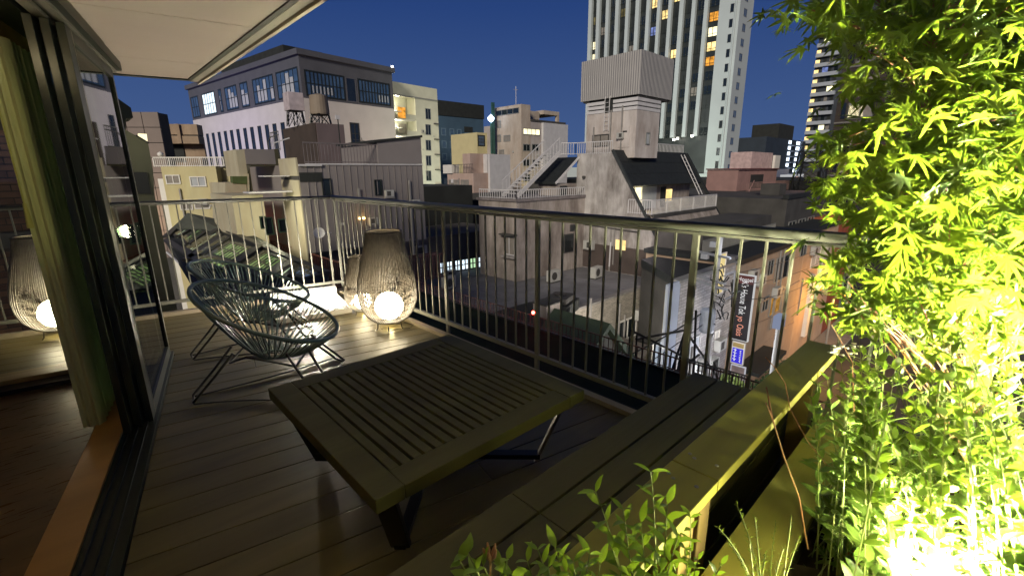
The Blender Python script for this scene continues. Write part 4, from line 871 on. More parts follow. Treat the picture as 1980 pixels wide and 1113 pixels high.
u0, u1, u2 = sd.uv('U', 542, 290, -2.5), sd.uv('U', 559, 275, -2.5), sd.uv('U', 626, 278, -2.5); sd.box('stair_head', sid, (u1[0], 2.5, zw+.06), (u2[0], 4.6, u1[1])); sd.box('stair_head_side', crw, (u0[0], 2.55, zw-.4), (u1[0]-.001, 4.5, u1[1]-.03)); part('stair_rail', MB().beam((u1[0]+.4, .3, zw+.75), (u2[0]-.1, .3, zw+.95), .04, .04), wht2_m, sd.o)
v0, v1 = sd.uv('U', 494, 384, -1.5), sd.uv('U', 561, 384, -1.5); sd.box('cream_wall', crw, (v0[0], 1.5, 0), (min(v1[0], -.07), 5, v0[1]))
sd.pw('V', 556, 353, 567, 372, mat=winglass, fr=wht2_m, mull=0, off=.06, t=.04)
for r_ in ((505, 420, 512, 440), (514, 422, 526, 452), (540, 425, 552, 447)): sd.pw('U', *r_, mat=winglass, fr=M("dark_green_frame", (.03, .06, .03), .6), mull=0, off=-1.5, t=.04)
lamp(sd.o, 'wall_fill', 'POINT', (-1.2, -.4, zw-2.0), 110, (1, .95, .62), .2)  # bare lamp without fixture, added to brighten the dark cream wall
sd.box('awning', wht2_m, (-1.6, .6, zw-1.0), (-.1, 1.4, zw-.95)); sd.box('awning', wht2_m, (-1.0, .7, zw-.42), (-.1, 1.4, zw-.38))
dish = thing('satellite_dish', 'small white satellite dish on the wall below the siding house', 'satellite dish', tuple(Py(617, 450, 17.2)))
part('reflector', MB().lathe([(.02, 0), (.12, .02), (.2, .06)], 18, cap=False), wht2_m, dish).rotation_euler = (R(80), 0, R(-20)); part('arm', MB().beam((0, 0, 0), (.5, .1, -.05), .03, .03), wht2_m, dish)
# hut with dark sloped roof
ht = B('dark_roof_hut', 'dark green hut with steep roof left of the siding house', 5.4, 24.2, 0)
def hp(pts, y=0.0): return [(ht.uv('U', x, yy, -y)[0], y, ht.uv('U', x, yy, -y)[1]) for x, yy in pts]
part('hut_roof', MB().slab(hp([(449, 334), (464.5, 296), (499, 290), (478, 335)]), (0, .12, .04)), M("hut_roof_sheet", (.10, .095, .07), .6, .15, 2), ht.o)
part('hut_side', MB().slab(hp([(478.5, 335), (499, 290.5), (538, 288), (547, 328), (546, 470), (488, 470)], .01), (0, 3.2, 0)), M("hut_side_dark", (.05, .045, .022), .8, .2, 2), ht.o)
part('hut_band', MB().slab(hp([(449, 334.5), (477.5, 335.5), (478, 356), (450, 355)], -.01), (0, .3, 0)), M("hut_green", (.07, .10, .03), .8, .2, 3), ht.o)
part('hut_post', MB().slab(hp([(477.5, 336), (480.5, 336), (487, 470), (483, 470)], -.03), (0, .15, 0)), crw, ht.o); part('hut_base', MB().slab(hp([(436, 353), (477, 356), (484, 480), (436, 480)], .02), (0, 2.5, 0)), crw, ht.o)
# brown plant box with tanks
bp_ = B('brown_plant_house', 'dark brown rooftop house behind the siding house', Py(613, 255, 25.5)[0], 25.5, 0)
bz1 = Pd(600, 238, 27)[2]+12; qc = bp_.uv('U', 666, 255)[0]; qd = bp_.uv('V', 549, 255)[0]; bz1 = bp_.uv('U', 616, 238)[1]; qa = 0; bp_.box('wall', M("brown_wall_light", (.13, .098, .10), .8, .1, 1.5), (0, 0, 0), (qc, qd, bz1)); bp_.box('side_wall', M("brown_wall", (.05, .036, .028), .8, .2, 1.5), (-.06, 0.05, 0), (-.001, qd, bz1+.02))
fn = bp_.rail([(-.3, qd+1.6, bz1-1.2), (-.3, qd+.1, bz1-1.2)], 1.1, .22, M("scaffold_grey", (.10, .10, .09), .6), .012)
part('scaffold', MB().tube([(-.3, qd+2.2, bz1-2.8), (-.3, qd+2.2, bz1-.6), (-.3, qd+1.7, bz1-.35), (-.3, qd+.5, bz1-.3), (-.3, qd+.1, bz1-.3)], .03, 5).tube([(-.3, qd+2.2, bz1-1.3), (-.3, qd+.1, bz1-1.1)], .02, 5).tube([(-.3, qd+1.1, bz1-2.8), (-.3, qd+1.1, bz1-.3)], .02, 5), MATS["scaffold_grey"], bp_.o)
def tank(lb, px, py, D, r, h, mat, cyl=True):
    q = Pd(px, py, D); t = thing('water_tank', lb, 'water tank', (q[0], q[1], bz1-12))
    hs = q[2]-(bz1-12)
    if cyl: part('tank', MB().lathe([(r*.97, hs), (r, hs+.1), (r*.92, hs+h), (r*.3, hs+h+.1), (.01, hs+h+.12)], 20), mat, t)
    else: part('tank', MB().box((-r, -r, hs), (r, r, hs+h)), mat, t, .03)
    fr_ = MB()
    for k in range(6):
        a, b__ = k*math.pi/3, (k+1)*math.pi/3; p0, p1 = (r*1.25*math.cos(a), r*1.25*math.sin(a)), (r*1.25*math.cos(b__), r*1.25*math.sin(b__)); q0, q1 = (r*math.cos(a), r*math.sin(a)), (r*math.cos(b__), r*math.sin(b__))
        fr_.tube([(*p0, 0), (*q0, hs)], .03, 4).tube([(*p0, 0), (*q1, hs)], .018, 4).tube([(*p1, 0), (*q0, hs)], .018, 4).tube([(*q0, hs), (*q1, hs)], .03, 4)
    part('stand', fr_, black_m, t); return t
tank('round beige water tank on a steel lattice stand on the brown roof', 619, 222, 27.5, .52, 1.0, M("tank_beige", (.20, .16, .12), .7, .1, 2))
tank('square white water tank with pipes on the brown roof', 570, 215, 27.5, .42, .95, M("tank_white", (.42, .36, .38), .6), False)
pl_ = thing('pole_lamp', 'thin pole with a small square head in front of the brown roof house', 'pole', (*Pd(660, 300, 25)[:2], Pd(660, 318, 25)[2]))
part('pole', MB().tube([(0, 0, -1), (0, 0, 2.3)], .03, 5), vdark_m, pl_); part('head', MB().box((-.12, -.06, 2.25), (.1, .06, 2.45)), wht2_m, pl_)
ae = thing('roof_aerial', 'thin television aerial above the roof rail against the pink wall', 'aerial', (*Pd(702, 300, 26)[:2], Pd(702, 318, 26)[2]))
part('mast', MB().tube([(0, 0, -1), (0, 0, 1.4)], .02, 4), dark_m, ae); part('boom', MB().beam((-.5, 0, 1.3), (.55, 0, 1.2), .025, .025), dark_m, ae)

# --- yellow balcony house, far left group
q0 = Pd(312, 330, 24)
yh = B('yellow_house', 'pale yellow flat roofed house with white balcony rail at the left', q0[0], q0[1], R(-34))
yw = M("yellow_render", (.50, .46, .26), .8, .05, 1, stain=.12); yz_ = yh.uv('U', 360, 322)[1]; y1 = yh.uv('U', 418, 330)[0]
yh.box('wall', yw, (0, 0, 0), (y1, 6, yz_)); yh.box('wall_return', white_m, (-.35, .2, 0), (-.01, 6, yz_-.6)); yh.box('side_bay', yw, (y1+.01, .6, 0), (y1+.5, 5, yz_-.1))
yh.rail([(-.3, .05, yz_), (y1+.4, .05, yz_), (y1+.5, 4, yz_)], .45, .09, white_m, .012, 8)
for r_, mt in (((323, 340, 347, 354), curt_m), ((370, 343, 397, 359), curtl_m), ((350, 388, 371, 404), curt_m), ((378, 388, 404, 402), curt_m)): yh.pw('U', *r_, mat=mt, fr=white_m, mull=1, t=.05)
part('roof_globe', MB().lathe([(.01, -.14), (.12, -.07), (.14, 0), (.12, .07), (.01, .14)], 14, (0.05, .1), cap=False), white_m, yh.o, smooth=True).location = (0, 0, yz_+.6)
lamp(yh.o, 'house_glow', 'SPOT', (y1*.6, -5, yz_-5), 260, (1, .92, .5), .3, (y1*.5, 0, yz_-1.5), 120, 1)
q0 = Pd(262, 330, 30); br = B('brown_panel_building', 'brown panelled windowless building behind the yellow house', q0[0], q0[1], R(-38)); bw = br.uv('U', 326, 330)[0]; bzt = br.uv('U', 290, 216)[1]
bpm = M("brown_panel", (.17, .135, .12), .7, .1, 1)
br.box('core', dark_m, (-4, .1, 0), (bw-.02, 1.0, bzt-.05))
for i in range(-3, 3):
    for k in range(10): z = bzt-(k+1)*.92; br.box('panel', bpm, (bw*.5*i+.02, 0, z+.02), (bw*.5*(i+1)-.02, .099, z+.90)) if bw*.5*(i+1) <= bw+.01 else None
q0 = Pd(322, 330, 38); cb = B('concrete_beige_building', 'beige concrete building with a shadowed window band left of the office block', q0[0], q0[1], R(-30)); cw = cb.uv('U', 395, 330)[0]; cz = cb.uv('U', 350, 240)[1]
cbm = M("tan_concrete", (.34, .25, .17), .8, .12, 1, stain=.3)
cb.box('wall', cbm, (0, 0, 0), (cw, 1.1, cz-2.6)); cb.box('upper', cbm, (0, .8, cz-2.59), (cw, 1.1, cz-1.5)); cb.box('top_beam', cbm, (0, -.1, cz-1.49), (cw, 1.1, cz-.9)); cb.box('top_beam', cbm, (0, .0, cz-.8), (cw, 1.1, cz)); cb.box('groove', dark_m, (0, .1, cz-.899), (cw, 1, cz-.801)); cb.box('pilaster', cbm, (cw*.48, -.2, cz-1.48), (cw*.56, -.101, cz)); cb.box('dark_band', vdark_m, (0, .7, cz-2.55), (cw*.45, .799, cz-1.52)); cb.box('lit_window', dimw, (cw*.05, .6, cz-2.5), (cw*.18, .699, cz-1.6)); cb.box('ledge', dark_m, (0, -.4, cz-2.75), (cw*.5, -.001, cz-2.62))
lamp(cb.o, 'tan_glow', 'SPOT', (cw*.5, -12, cz-8), 900, (1, .7, .4), .5, (cw*.5, 0, cz-1), 100, 1)
ld = B('olive_neighbour', 'dark olive neighbouring building with slanted parapet at the left', 0, 8.5, 0)
olv = M("olive_dark", (.075, .078, .045), .8, .15, 1.5)
def lpoly(pts, y=0.0): return [(ld.uv('U', x, yy)[0], y, ld.uv('U', x, yy)[1]) for x, yy in pts]
part('wall', MB().slab([(-9, 0, 0), (ld.uv('U', 299, 377)[0], 0, 0)]+lpoly([(299, 377), (296, 329), (286, 275), (242, 251)])+[(-9, 0, 14.1)], (0, 1.2, 0)), olv, ld.o)
part('upper_wall', MB().slab([(-9, 1.4, 6)]+lpoly([(262, 330), (262, 213), (278, 210), (273, 188), (224, 152)], 1.4)+[(-9, 1.4, 15.4)], (0, .8, 0)), M("olive_cap", (.04, .045, .028), .8), ld.o)
part('dark_opening', MB().slab(lpoly([(236, 255), (258, 262), (250, 190), (231, 190)], 1.35), (0, .03, 0)), vdark_m, ld.o); part('dark_door', MB().slab(lpoly([(262, 375), (292, 375), (283, 333), (257, 333)], -.02), (0, .015, 0)), vdark_m, ld.o)
part('lit_corner', MB().slab(lpoly([(270, 268), (286, 275), (284, 259), (268, 258)], .02), (0, .1, 0)), warmw, ld.o); part('handrail', MB().beam(*lpoly([(262, 262), (287, 277)], -.04), .02, .02), black_m, ld.o)  # wall corner emits by itself, standing in for light falling on it

# --- long skylight roof below left
sk = thing('glass_roof', 'long lit glass roof with dark frames running away below the railing', 'glass roof', (0, 0, 0))
ZS = -.9
def sq(x, y, dz=0.0): return tuple(Pz(271+x/3.019, 367+y/3.019, ZS)+np.array([0, 0, dz]))
skf = M("skylight_frame", (.030, .028, .026), .5, metal=.2)
part('roof_deck', MB().slab([sq(150, 285), sq(290, 150), sq(500, 178), sq(1100, 500), sq(1060, 600), sq(420, 700), sq(270, 470)], (0, 0, -.25)), M("roof_deck_dark", (.022, .024, .02), .8), sk)
def lit(poly, mt, slats=0, nm='lit_blind'):
    part(nm, MB().slab([sq(*q, .012) for q in poly], (0, 0, .02)), mt, sk); n_ = len(poly)
    for i in range(n_): part('frame_bar', MB().beam(sq(*poly[i], .045), sq(*poly[(i+1) % n_], .045), .12, .05), skf, sk)
    if slats:
        A, Bq, Cq, Dq = [np.array(q, float) for q in poly]
        for k in range(1, slats): t = k/slats; part('blind_slat', MB().beam(sq(*(A+(Dq-A)*t), .045), sq(*(Bq+(Cq-Bq)*t), .045), .05 if k % 3 else .09, .006), M("slat_dark_green", (.03, .045, .02), .6), sk)
        part('inner_truss', MB().beam(sq(*(A*.6+Cq*.4), .07), sq(*(Bq*.1+Cq*.9), .07), .05, .015), black_m, sk); part('inner_truss', MB().beam(sq(*(A*.5+Bq*.5), .09), sq(*(Dq*.6+Cq*.4), .09), .05, .015), black_m, sk)
    part('glass_pane', MB().slab([sq(*q, .10) for q in poly], (0, 0, .012)), glass("roof_glass", (.95, .97, .93), .0, 1.06), sk)
ge = E_("blind_green", (.50, .74, .28), .62, .35, 1.6); gw = E_("blind_white", (.80, .95, .70), .75, .3, 1.8); gbz = E_("blind_blue", (.30, .42, .75), .32, .6, 3)
lit([(205, 268), (318, 200), (330, 212), (217, 282)], gw, 0, 'lit_strip'); lit([(250, 292), (345, 228), (378, 252), (278, 327)], ge, 5)
lit([(268, 352), (440, 250), (466, 268), (312, 377)], gw, 4); lit([(340, 382), (500, 280), (513, 291), (352, 395)], gw, 0, 'lit_strip')
lit([(408, 387), (525, 312), (655, 352), (545, 428)], ge, 8); lit([(330, 418), (398, 397), (545, 437), (480, 475)], ge, 5)
lit([(600, 452), (730, 368), (848, 420), (715, 517)], ge, 8); lit([(790, 510), (895, 440), (915, 453), (832, 528)], gw, 0, 'lit_strip'); lit([(880, 500), (930, 447), (1075, 500), (960, 530)], gbz, 6)
for a_, b_ in (((150, 300), (420, 480)), ((270, 420), (480, 285)), ((560, 440), (700, 340)), ((760, 520), (890, 425)), ((300, 345), (450, 240)), ((380, 190), (1090, 500)), ((150, 285), (290, 150))): part('ridge_beam', MB().beam(sq(*a_, .06), sq(*b_, .06), .20, .07), skf, sk)
part('eave_pipe', MB().tube([sq(150, 330, -.2), sq(290, 440, -.2), sq(330, 500, -.3)], .04, 5), wht2_m, sk)
part('end_gable', MB().slab([tuple(Pd(322, 458, 19)), tuple(Pd(365, 412, 20)), tuple(Pd(440, 428, 20)), tuple(Pd(430, 445, 19))], (0, .3, 0)), M("gable_green_grey", (.06, .065, .05), .7), sk)
fr2 = B('red_fence_roof', 'dark reddish walkway with wire fence above the glass roof', 9.0, 15.0, 0)
fr2.box('walkway_wall', M("dark_red_wall", (.06, .025, .022), .8, .3, 1), (-3.0, .8, 0), (.3, 3, 9.0))
for y in (0, .4): fr2.rail([(-3.6, 12+y, 9.9), (-2.2, .3+y, 9.2), (1.6, .2+y, 9.2)], 1.0, .16, MATS["red_brown_steel"], .012)
fr2.box('dark_floor', vdark_m, (-6, -3, 0), (6.5, -.01, 7.2))
rw = B('rusty_wall_house', 'brown rust streaked wall lit by a red lamp beyond the glass roof', 7.6, 30, R(-25)); rw.box('wall', M("rust_wall", (.20, .13, .09), .8, .2, 1.5, stain=.5), (-2.2, 0, 0), (3.6, 5, 11.6))
r2_ = thing('red_beacon', 'small red lamp glowing in front of the rust streaked wall', 'warning lamp', tuple(Pd(458, 434, 21))); part('lens', MB().lathe([(.01, -.08), (.09, -.03), (.09, .04), (.01, .09)], 10, cap=False), E_("red_small", (1, .03, .02), 14), r2_); part('stem', MB().box((-.02, -.02, -.5), (.02, .02, -.08)), black_m, r2_)
lamp(r2_, 'red_glow', 'POINT', (-.2, -.3, .1), 6, (1, .05, .03), .05)
pa = B('pale_wall_house', 'pale green lit wall with small windows under the hut', 5.4, 25.2, 0); pa.box('wall', crw, (0, 0, 0), (3.4, 5, 13.0))
for r_ in ((516, 420, 525, 448), (538, 420, 560, 440)): pa.pw('U', *r_, mat=winglass, fr=M("dark_green_frame", (.03, .06, .03), .6), mull=0)
lamp(pa.o, 'wall_fill', 'SPOT', (1, -5, 8), 160, (.95, 1, .6), .3, (1.2, 0, 11.5), 110, 1)

# --- street wall on the right (plane y = 8.2)
YS = 8.2
wb = B('hostel_building', 'white brick hostel building with hanging sign on the side street', 16.2, YS, 0)
wbr = M("white_brick", (.42, .40, .39), .75, .16, 3, brick=(.42, .14, (.20, .19, .19))); hx = wb.uv('U', 1418, 560)[0]
wb.box('brick_wall', wbr, (1.0, 0, 0), (hx, .3, 9.0)); wb.box('side_wall', M("bluish_render", (.30, .34, .42), .7, .08, 1), (0, .0, 0), (.99, .12, 9.1)); part('body', MB().prism([(1.9, .31), (hx, .31), (hx, 4.4), (5.5, 4.4)], 0, 8.4), dark_m, wb.o); part('roof', MB().prism([(1.85, .301), (hx, .301), (hx, 4.4), (5.4, 4.4)], 8.41, 8.8), roofd_m, wb.o); wb.box('coping', fr_m, (.9, -.06, 9.01), (hx+.05, .36, 9.12))
wb.box('corner_pillar', M("corner_shadow_grey", (.12, .12, .13), .8), (hx+.01, .1, 0), (hx+.6, .8, 9.3))
wb.pw('U', 1385, 492, 1399, 565, E_("lit_stair_window", (1, .80, .35), .8, .3, 1), fr=white_m, mull=0, t=.05); wb.pw('U', 1330, 655, 1350, 690, curtl_m, fr=white_m, mull=0, t=.05); wb.pw('U', 1382, 640, 1388, 675, white_m, fr=white_m, mull=0, t=.04); wb.pw('U', 1335, 700, 1365, 740, E_("entry_light", (.95, .97, 1), 1.1), fr=white_m, mull=1, t=.05)
lamp(wb.o, 'entry_glow', 'POINT', (2.4, -1.6, 3.2), 260, (.93, .95, 1), .3); lamp(wb.o, 'wall_wash', 'POINT', (3.2, -2.6, 5.6), 330, (.93, .93, 1), .4)
# signs
def txt(body, size, mat, parent, M4, name='lettering'):
    cu_ = bpy.data.curves.new(name, 'FONT'); cu_.body = body; cu_.size = size; cu_.align_x = 'CENTER'; cu_.align_y = 'CENTER'; cu_.extrude = .004
    o = bpy.data.objects.new(name, cu_); COL.objects.link(o); bpy.context.view_layer.update()
    me = bpy.data.meshes.new_from_object(o.evaluated_get(bpy.context.evaluated_depsgraph_get())); COL.objects.unlink(o); bpy.data.objects.remove(o)
    me.materials.clear(); me.materials.append(mat); o = bpy.data.objects.new(name, me); COL.objects.link(o); o.parent = parent; o.matrix_local = M4; return o
sg = thing('hostel_sign', 'tall black hanging hostel sign with white edge and vertical lettering', 'sign', (22.75, 7.62, -5.1))
sgw, sgh = .40, 1.62
part('sign_box', MB().box((-.09, -sgw, -sgh), (.09, sgw, sgh)), M("sign_black", (.012, .010, .012), .4), sg, .01)
for a, b in (((-.10, -sgw-.03, -sgh-.03), (.10, -sgw+.0, sgh+.03)), ((-.10, sgw-.0, -sgh-.03), (.10, sgw+.03, sgh+.03)), ((-.10, -sgw+.001, sgh), (.10, sgw-.001, sgh+.03)), ((-.10, -sgw+.001, -sgh-.03), (.10, sgw-.001, -sgh))): part('sign_edge', MB().box(a, b), E_("sign_edge_white", (1, 1, 1), .55), sg)
# sign faces -x: text x axis -> -y, text up -> z (for upright), rotated 90 deg clockwise for the vertical name
up_ = Matrix(((0, 0, -1, 0), (-1, 0, 0, 0), (0, 1, 0, 0), (0, 0, 0, 1)))
wt = E_("sign_text_white", (1, 1, 1), .75); sal = E_("sign_text_salmon", (1, .42, .30), .8)
part('sign_head', MB().box((-.094, -sgw+.01, sgh-.40), (-.091, sgw-.01, sgh-.01)), M("sign_maroon", (.08, .02, .02), .5), sg)
txt("Hostel", .27, wt, sg, Matrix.Translation((-.096, 0, sgh-.2)) @ up_, 'sign_word')
rotc = up_ @ Matrix.Rotation(-math.pi/2, 4, 'Z')
for tx_, mt_, zc_ in (("K's House Tok", wt, .52), ("yo", sal, -.55), ("Oasis", sal, -1.12)): txt(tx_, .345, mt_, sg, Matrix.Translation((-.096, 0, zc_)) @ rotc @ Matrix.Diagonal((.80, 1.25, 1, 1)), 'sign_word')
part('bracket', MB().box((-.03, sgw, 1.2), (.03, .62, 1.26)).box((-.03, sgw, -1.2), (.03, .62, -1.14)), fr_m, sg)
s2 = thing('blue_sign', 'small blue lit sign with two columns of small white characters under the hostel sign', 'sign', (23.0, 7.66, -7.55)); part('sign_box', MB().box((-.08, -.30, -.55), (.08, .30, .62)), white_m, s2)
part('sign_face', MB().box((-.086, -.26, -.5), (-.081, .26, .28)), E_("sign_blue", (.05, .04, .75), .9), s2); part('sign_top', MB().box((-.086, -.26, .34), (-.081, .26, .56)), M("sign_gold", (.35, .26, .1), .5), s2)
for col_, n_, w_, y_ in (("left", 4, .085, .13), ("right", 6, .05, -.14)):
    for k in range(n_):                                              # small unreadable white characters, as short strokes
        z_ = .21-(.66/n_)*k-.05; g_ = MB(); st_ = random.Random(k*3+n_)
        g_.box((-.090, y_-w_, z_+.2*w_), (-.0868, y_+w_, z_+.55*w_)); g_.box((-.0905, y_-.2*w_, z_-w_*.8), (-.0866, y_+.2*w_, z_+w_*.9)); q_ = st_.uniform(-.6, .6)*w_; g_.box((-.091, y_+q_-.15*w_, z_-w_*.8), (-.0864, y_+q_+.2*w_, z_+.1*w_))
        tag(part('sign_character', g_, wt, s2), kind='stuff')
s3 = thing('lamp_box_sign', 'framed grey board with a red glow below the blue sign', 'sign', (23.3, 7.66, -8.85)); part('board', MB().box((-.05, -.32, -.5), (.05, .32, .5)), M("board_grey", (.20, .16, .16), .4), s3)
for a, b in (((-.06, -.36, -.54), (.06, -.321, .54)), ((-.06, .321, -.54), (.06, .36, .54)), ((-.06, -.32, .501), (.06, .32, .54)), ((-.06, -.32, -.54), (.06, .32, -.501))): part('board_edge', MB().box(a, b), E_("board_edge_white", (.9, .9, 1), .5), s3)
part('red_lamp', MB().box((-.08, -.08, -.40), (-.051, .08, -.27)), E_("red_lamp_face", (1, .12, .04), 6), s3)
s4 = thing('street_banner', 'small white and violet banner on the pavement under the signs', 'banner', (22.6, 7.2, -11.86)); part('cloth', MB().box((-.02, -.35, .3), (.02, .35, 1.9)), E_("banner_violet", (.45, .42, 1), .5), s4); part('pole', MB().box((-.03, .36, 0), (.03, .40, 2.1)), white_m, s4)
aw = thing('green_awning', 'green striped shop awning below the hostel signs', 'awning', (22.0, 7.5, -10.2)); part('cloth', MB().slab([(0, -.7, -.1), (1.6, -.7, -.1), (1.6, .6, .4), (0, .6, .4)], (0, 0, .05)), M("awning_green", (.03, .30, .20), .7), aw); part('stripe', MB().slab([(.5, -.71, -.04), (.8, -.71, -.04), (.8, .6, .46), (.5, .6, .46)], (0, 0, .01)), M("awning_white", (.6, .7, .65), .7), aw)
# street houses
sh = B('beige_street_house', 'beige rendered street house with tall windows right of the hostel sign', 23.1, YS, 0)
sh1 = sh.uv('U', 1543, 560)[0]; bsw = M("street_beige", (.36, .27, .20), .8, .08, 1, stain=.12)
sh.box('wall', bsw, (0, 0, 0), (sh1, 5, 8.9)); sh.box('roof', roofd_m, (-.1, -.15, 8.91), (sh1, 5.1, 9.15)); sh.box('penthouse', dark_m, (.8, 2.2, 9.16), (sh1, 5, 10.4)); sh.rail([(.2, 1.9, 9.16), (sh1, 1.9, 9.16)], .7, .14, fr_m)
for r_, mt in (((1500, 497, 1523, 538), winglass), ((1484, 504, 1494, 530), winglass), ((1490, 560, 1508, 603), E_("amber_blind", (1, .50, .10), .45, .6, 2)), ((1512, 556, 1521, 596), curt_m), ((1474, 575, 1484, 598), winglass)): sh.pw('U', *r_, mat=mt, fr=fr_m, mull=1, t=.05)
for z in (3.2, 6.1): sh.box('string_course', bsw, (0, -.05, z), (sh1, -.001, z+.08))
sh.box('shop_canopy', vdark_m, (1, -1.3, 3.0), (5.5, -.06, 3.2))
s5 = B('end_street_house', 'beige corner house with big studio window lit by orange street light', 23.1+sh1+.05, YS, 0); s51 = s5.uv('U', 1608, 520)[0]
s5.box('wall', M("street_beige_warm", (.40, .30, .22), .8, .08, 1, stain=.1), (0, 0, 0), (s51, 5, 9.25)); s5.box('roof', roofd_m, (-.1, -.15, 9.26), (s51, 5.1, 9.5))
s5.pw('U', 1571, 467, 1600, 508, curtl_m, fr=white_m, mull=3, t=.06, tr=1); s5.pw('U', 1549, 465, 1559, 492, winglass, fr=fr_m, mull=1, t=.04); s5.pw('U', 1578, 535, 1600, 560, orange, fr=fr_m, mull=2, t=.05); s5.pbox('drain_pipe', 'U', 1558, 535, 1562, 640, white_m, 0, .25)
s6 = B('red_street_house', 'rust red street building at the end of the row, half behind the maple', 23.1+sh1+s51+.1, YS, 0); s6.box('wall', M("rust_red", (.26, .06, .025), .8, .25, 1.2), (0, 0, 0), (5, 5, 9.6)); s6.box('glazed_stair', M("teal_panel", (.12, .18, .18), .5), (5.01, .1, 0), (9, 5, 9.4)); s6.box('far_wall', dark_m, (9.01, .2, 0), (30, 5, 8.6))
for k in range(3):
    for r2 in range(2): s6.win('U', 5.6+k*1.1, 6.4+k*1.1, 4.2+r2*2.6, 6+r2*2.6, winglass, off=-.1, mull=1)
    s6.win('U', .8+k*1.4, 1.6+k*1.4, 5.5, 7, winglass, mull=0)
sl_ = thing('sodium_street_lamp', 'orange street lamp glowing beside the rust red building', 'street lamp', (37.0, 6.6, -11.86)); part('pole', MB().tube([(0, 0, 0), (0, 0, 4.6), (0, -.5, 5.0)], .07, 6), fr_m, sl_); part('lamp_head', MB().box((-.2, -.9, 4.9), (.2, -.4, 5.05)), E_("sodium", (1, .45, .08), 14), sl_)
lamp(sl_, 'sodium_glow', 'POINT', (0, -.7, 4.6), 1000, (1, .48, .10), .3)
sl2 = thing('white_street_lamp', 'white box lamp on a twin pole over the side street', 'street lamp', tuple(Py(1500, 652, 5.6)[:2])+(-12.0,)); lz = Py(1505, 632, 5.6)[2]+12
part('pole', MB().tube([(0, 0, 0), (0, 0, lz)], .05, 6), fr_m, sl2); part('pole', MB().tube([(.25, 0, 0), (.25, 0, lz)], .05, 6), fr_m, sl2); part('lamp_box', MB().box((-.2, -.15, lz), (.5, .15, lz+.55)), E_("lamp_box_blue", (.6, .7, 1), .35), sl2)
rt_ = thing('street_shrub_trough', 'dark green roadside shrubs below the beige street house', 'hedge', (25.5, 7.3, -11.86)); hm_ = MB()
for i in range(700): x, y, z = random.uniform(0, 6), random.uniform(-.5, .5), random.uniform(0, 1.6); r = .12; q = random.random()*6; hm_.add([(x-r, y, z), (x+r*math.cos(q), y+r, z+r*.4), (x+r, y+r*math.sin(q), z+r)], [(0, 1, 2)])
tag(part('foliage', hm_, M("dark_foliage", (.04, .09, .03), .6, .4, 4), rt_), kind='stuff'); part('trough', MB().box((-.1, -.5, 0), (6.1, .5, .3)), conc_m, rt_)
tr_ = thing('street_tree', 'small lit green tree at the foot of the hostel building', 'tree', (20.6, 7.0, -11.86)); tm_ = MB()
for i in range(1800):
    d_ = RNG.normal(size=3); d_ /= np.linalg.norm(d_); d_ *= RNG.random()**.4*np.array([1.0, .7, 1.5]); c_ = d_+np.array([0, 0, 2.6]); u_ = RNG.normal(size=3)*.10; v_ = RNG.normal(size=3)*.10; tm_.add([c_-u_, c_+v_, c_+u_, c_-v_], [(0, 1, 2, 3)])
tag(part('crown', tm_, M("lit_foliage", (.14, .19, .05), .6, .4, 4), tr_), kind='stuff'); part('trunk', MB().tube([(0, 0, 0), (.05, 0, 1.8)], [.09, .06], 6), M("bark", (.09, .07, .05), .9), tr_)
# utility pole with transformer and cables
up = thing('utility_pole', 'utility pole with transformer, floodlights and a tangle of cables', 'utility pole', (17.6, 7.0, -11.86)); grs = M("galvanised", (.36, .38, .42), .45, .1, 3, metal=.3)
part('pole', MB().tube([(0, 0, 0), (0, 0, 11.2)], .11, 10), M("pole_concrete", (.22, .22, .22), .8), up)
for z, w_ in ((11.0, 1.3), (10.1, 1.2), (9.1, 1.0), (8.9, 1.2)): part('crossarm', MB().beam((-w_*.3, -w_*.5, z), (w_*.3, w_*.9, z), .08, .08), grs, up)
part('transformer', MB().lathe([(.02, 7.1), (.26, 7.1), (.28, 7.2), (.28, 7.95), (.24, 8.02), (.02, 8.05)], 16, (-.38, .0)), M("transformer_blue_grey", (.30, .34, .42), .5), up); part('frame', MB().beam((-.1, -.4, 8.4), (.8, -.4, 8.4), .06, .06).beam((.8, -.4, 8.4), (.8, -.4, 9.4), .06, .06).beam((.8, -.4, 9.4), (-.1, -.4, 9.4), .06, .06), grs, up)
for z, y in ((11.1, .9), (11.1, -.4), (9.9, .5), (10.4, .2)): part('floodlight', MB().box((-.12, y-.12, z), (.12, y+.12, z+.2)), grs, up)
for i in range(26):
    a = np.array([random.uniform(-.4, .5), random.uniform(-.5, .2), random.uniform(7.6, 9.6)]); b_ = a+np.array([random.uniform(-.5, .5), random.uniform(-.3, .3), random.uniform(-1, .6)]); c_ = (a+b_)/2+np.array([random.uniform(-.5, .5), random.uniform(-.4, .1), random.uniform(-.5, .3)])
    part('cable_loop', MB().tube([a*(1-s)**2+c_*2*s*(1-s)+b_*s*s for s in np.linspace(0, 1, 9)], random.uniform(.014, .03), 5), black_m, up)
lamp(up, 'flood_glow', 'POINT', (-.2, -.8, 10.4), 50, (.85, .9, 1), .2)
def cable(lb, a, b, sag, r=.015, mat=black_m):
    a = np.array(a, float); b = np.array(b, float); o = thing('overhead_cable', lb, 'cable', tuple(a)); d = b-a
    part('wire', MB().tube([tuple(d*s-np.array([0, 0, 4*sag*s*(1-s)])) for s in np.linspace(0, 1, 16)], r, 4), mat, o)
PT = np.array([17.6, 7.0, -11.86])
cable('thick black cable from the pole tangle to the flat roof building', PT+(0, 0, 8.1), (9.8, 9.6, -5.5), .5, .035)
cable('black cable from the pole down to the small tiled annex', PT+(0, 0, 7.6), (9.0, 8.0, -5.4), .35, .02)
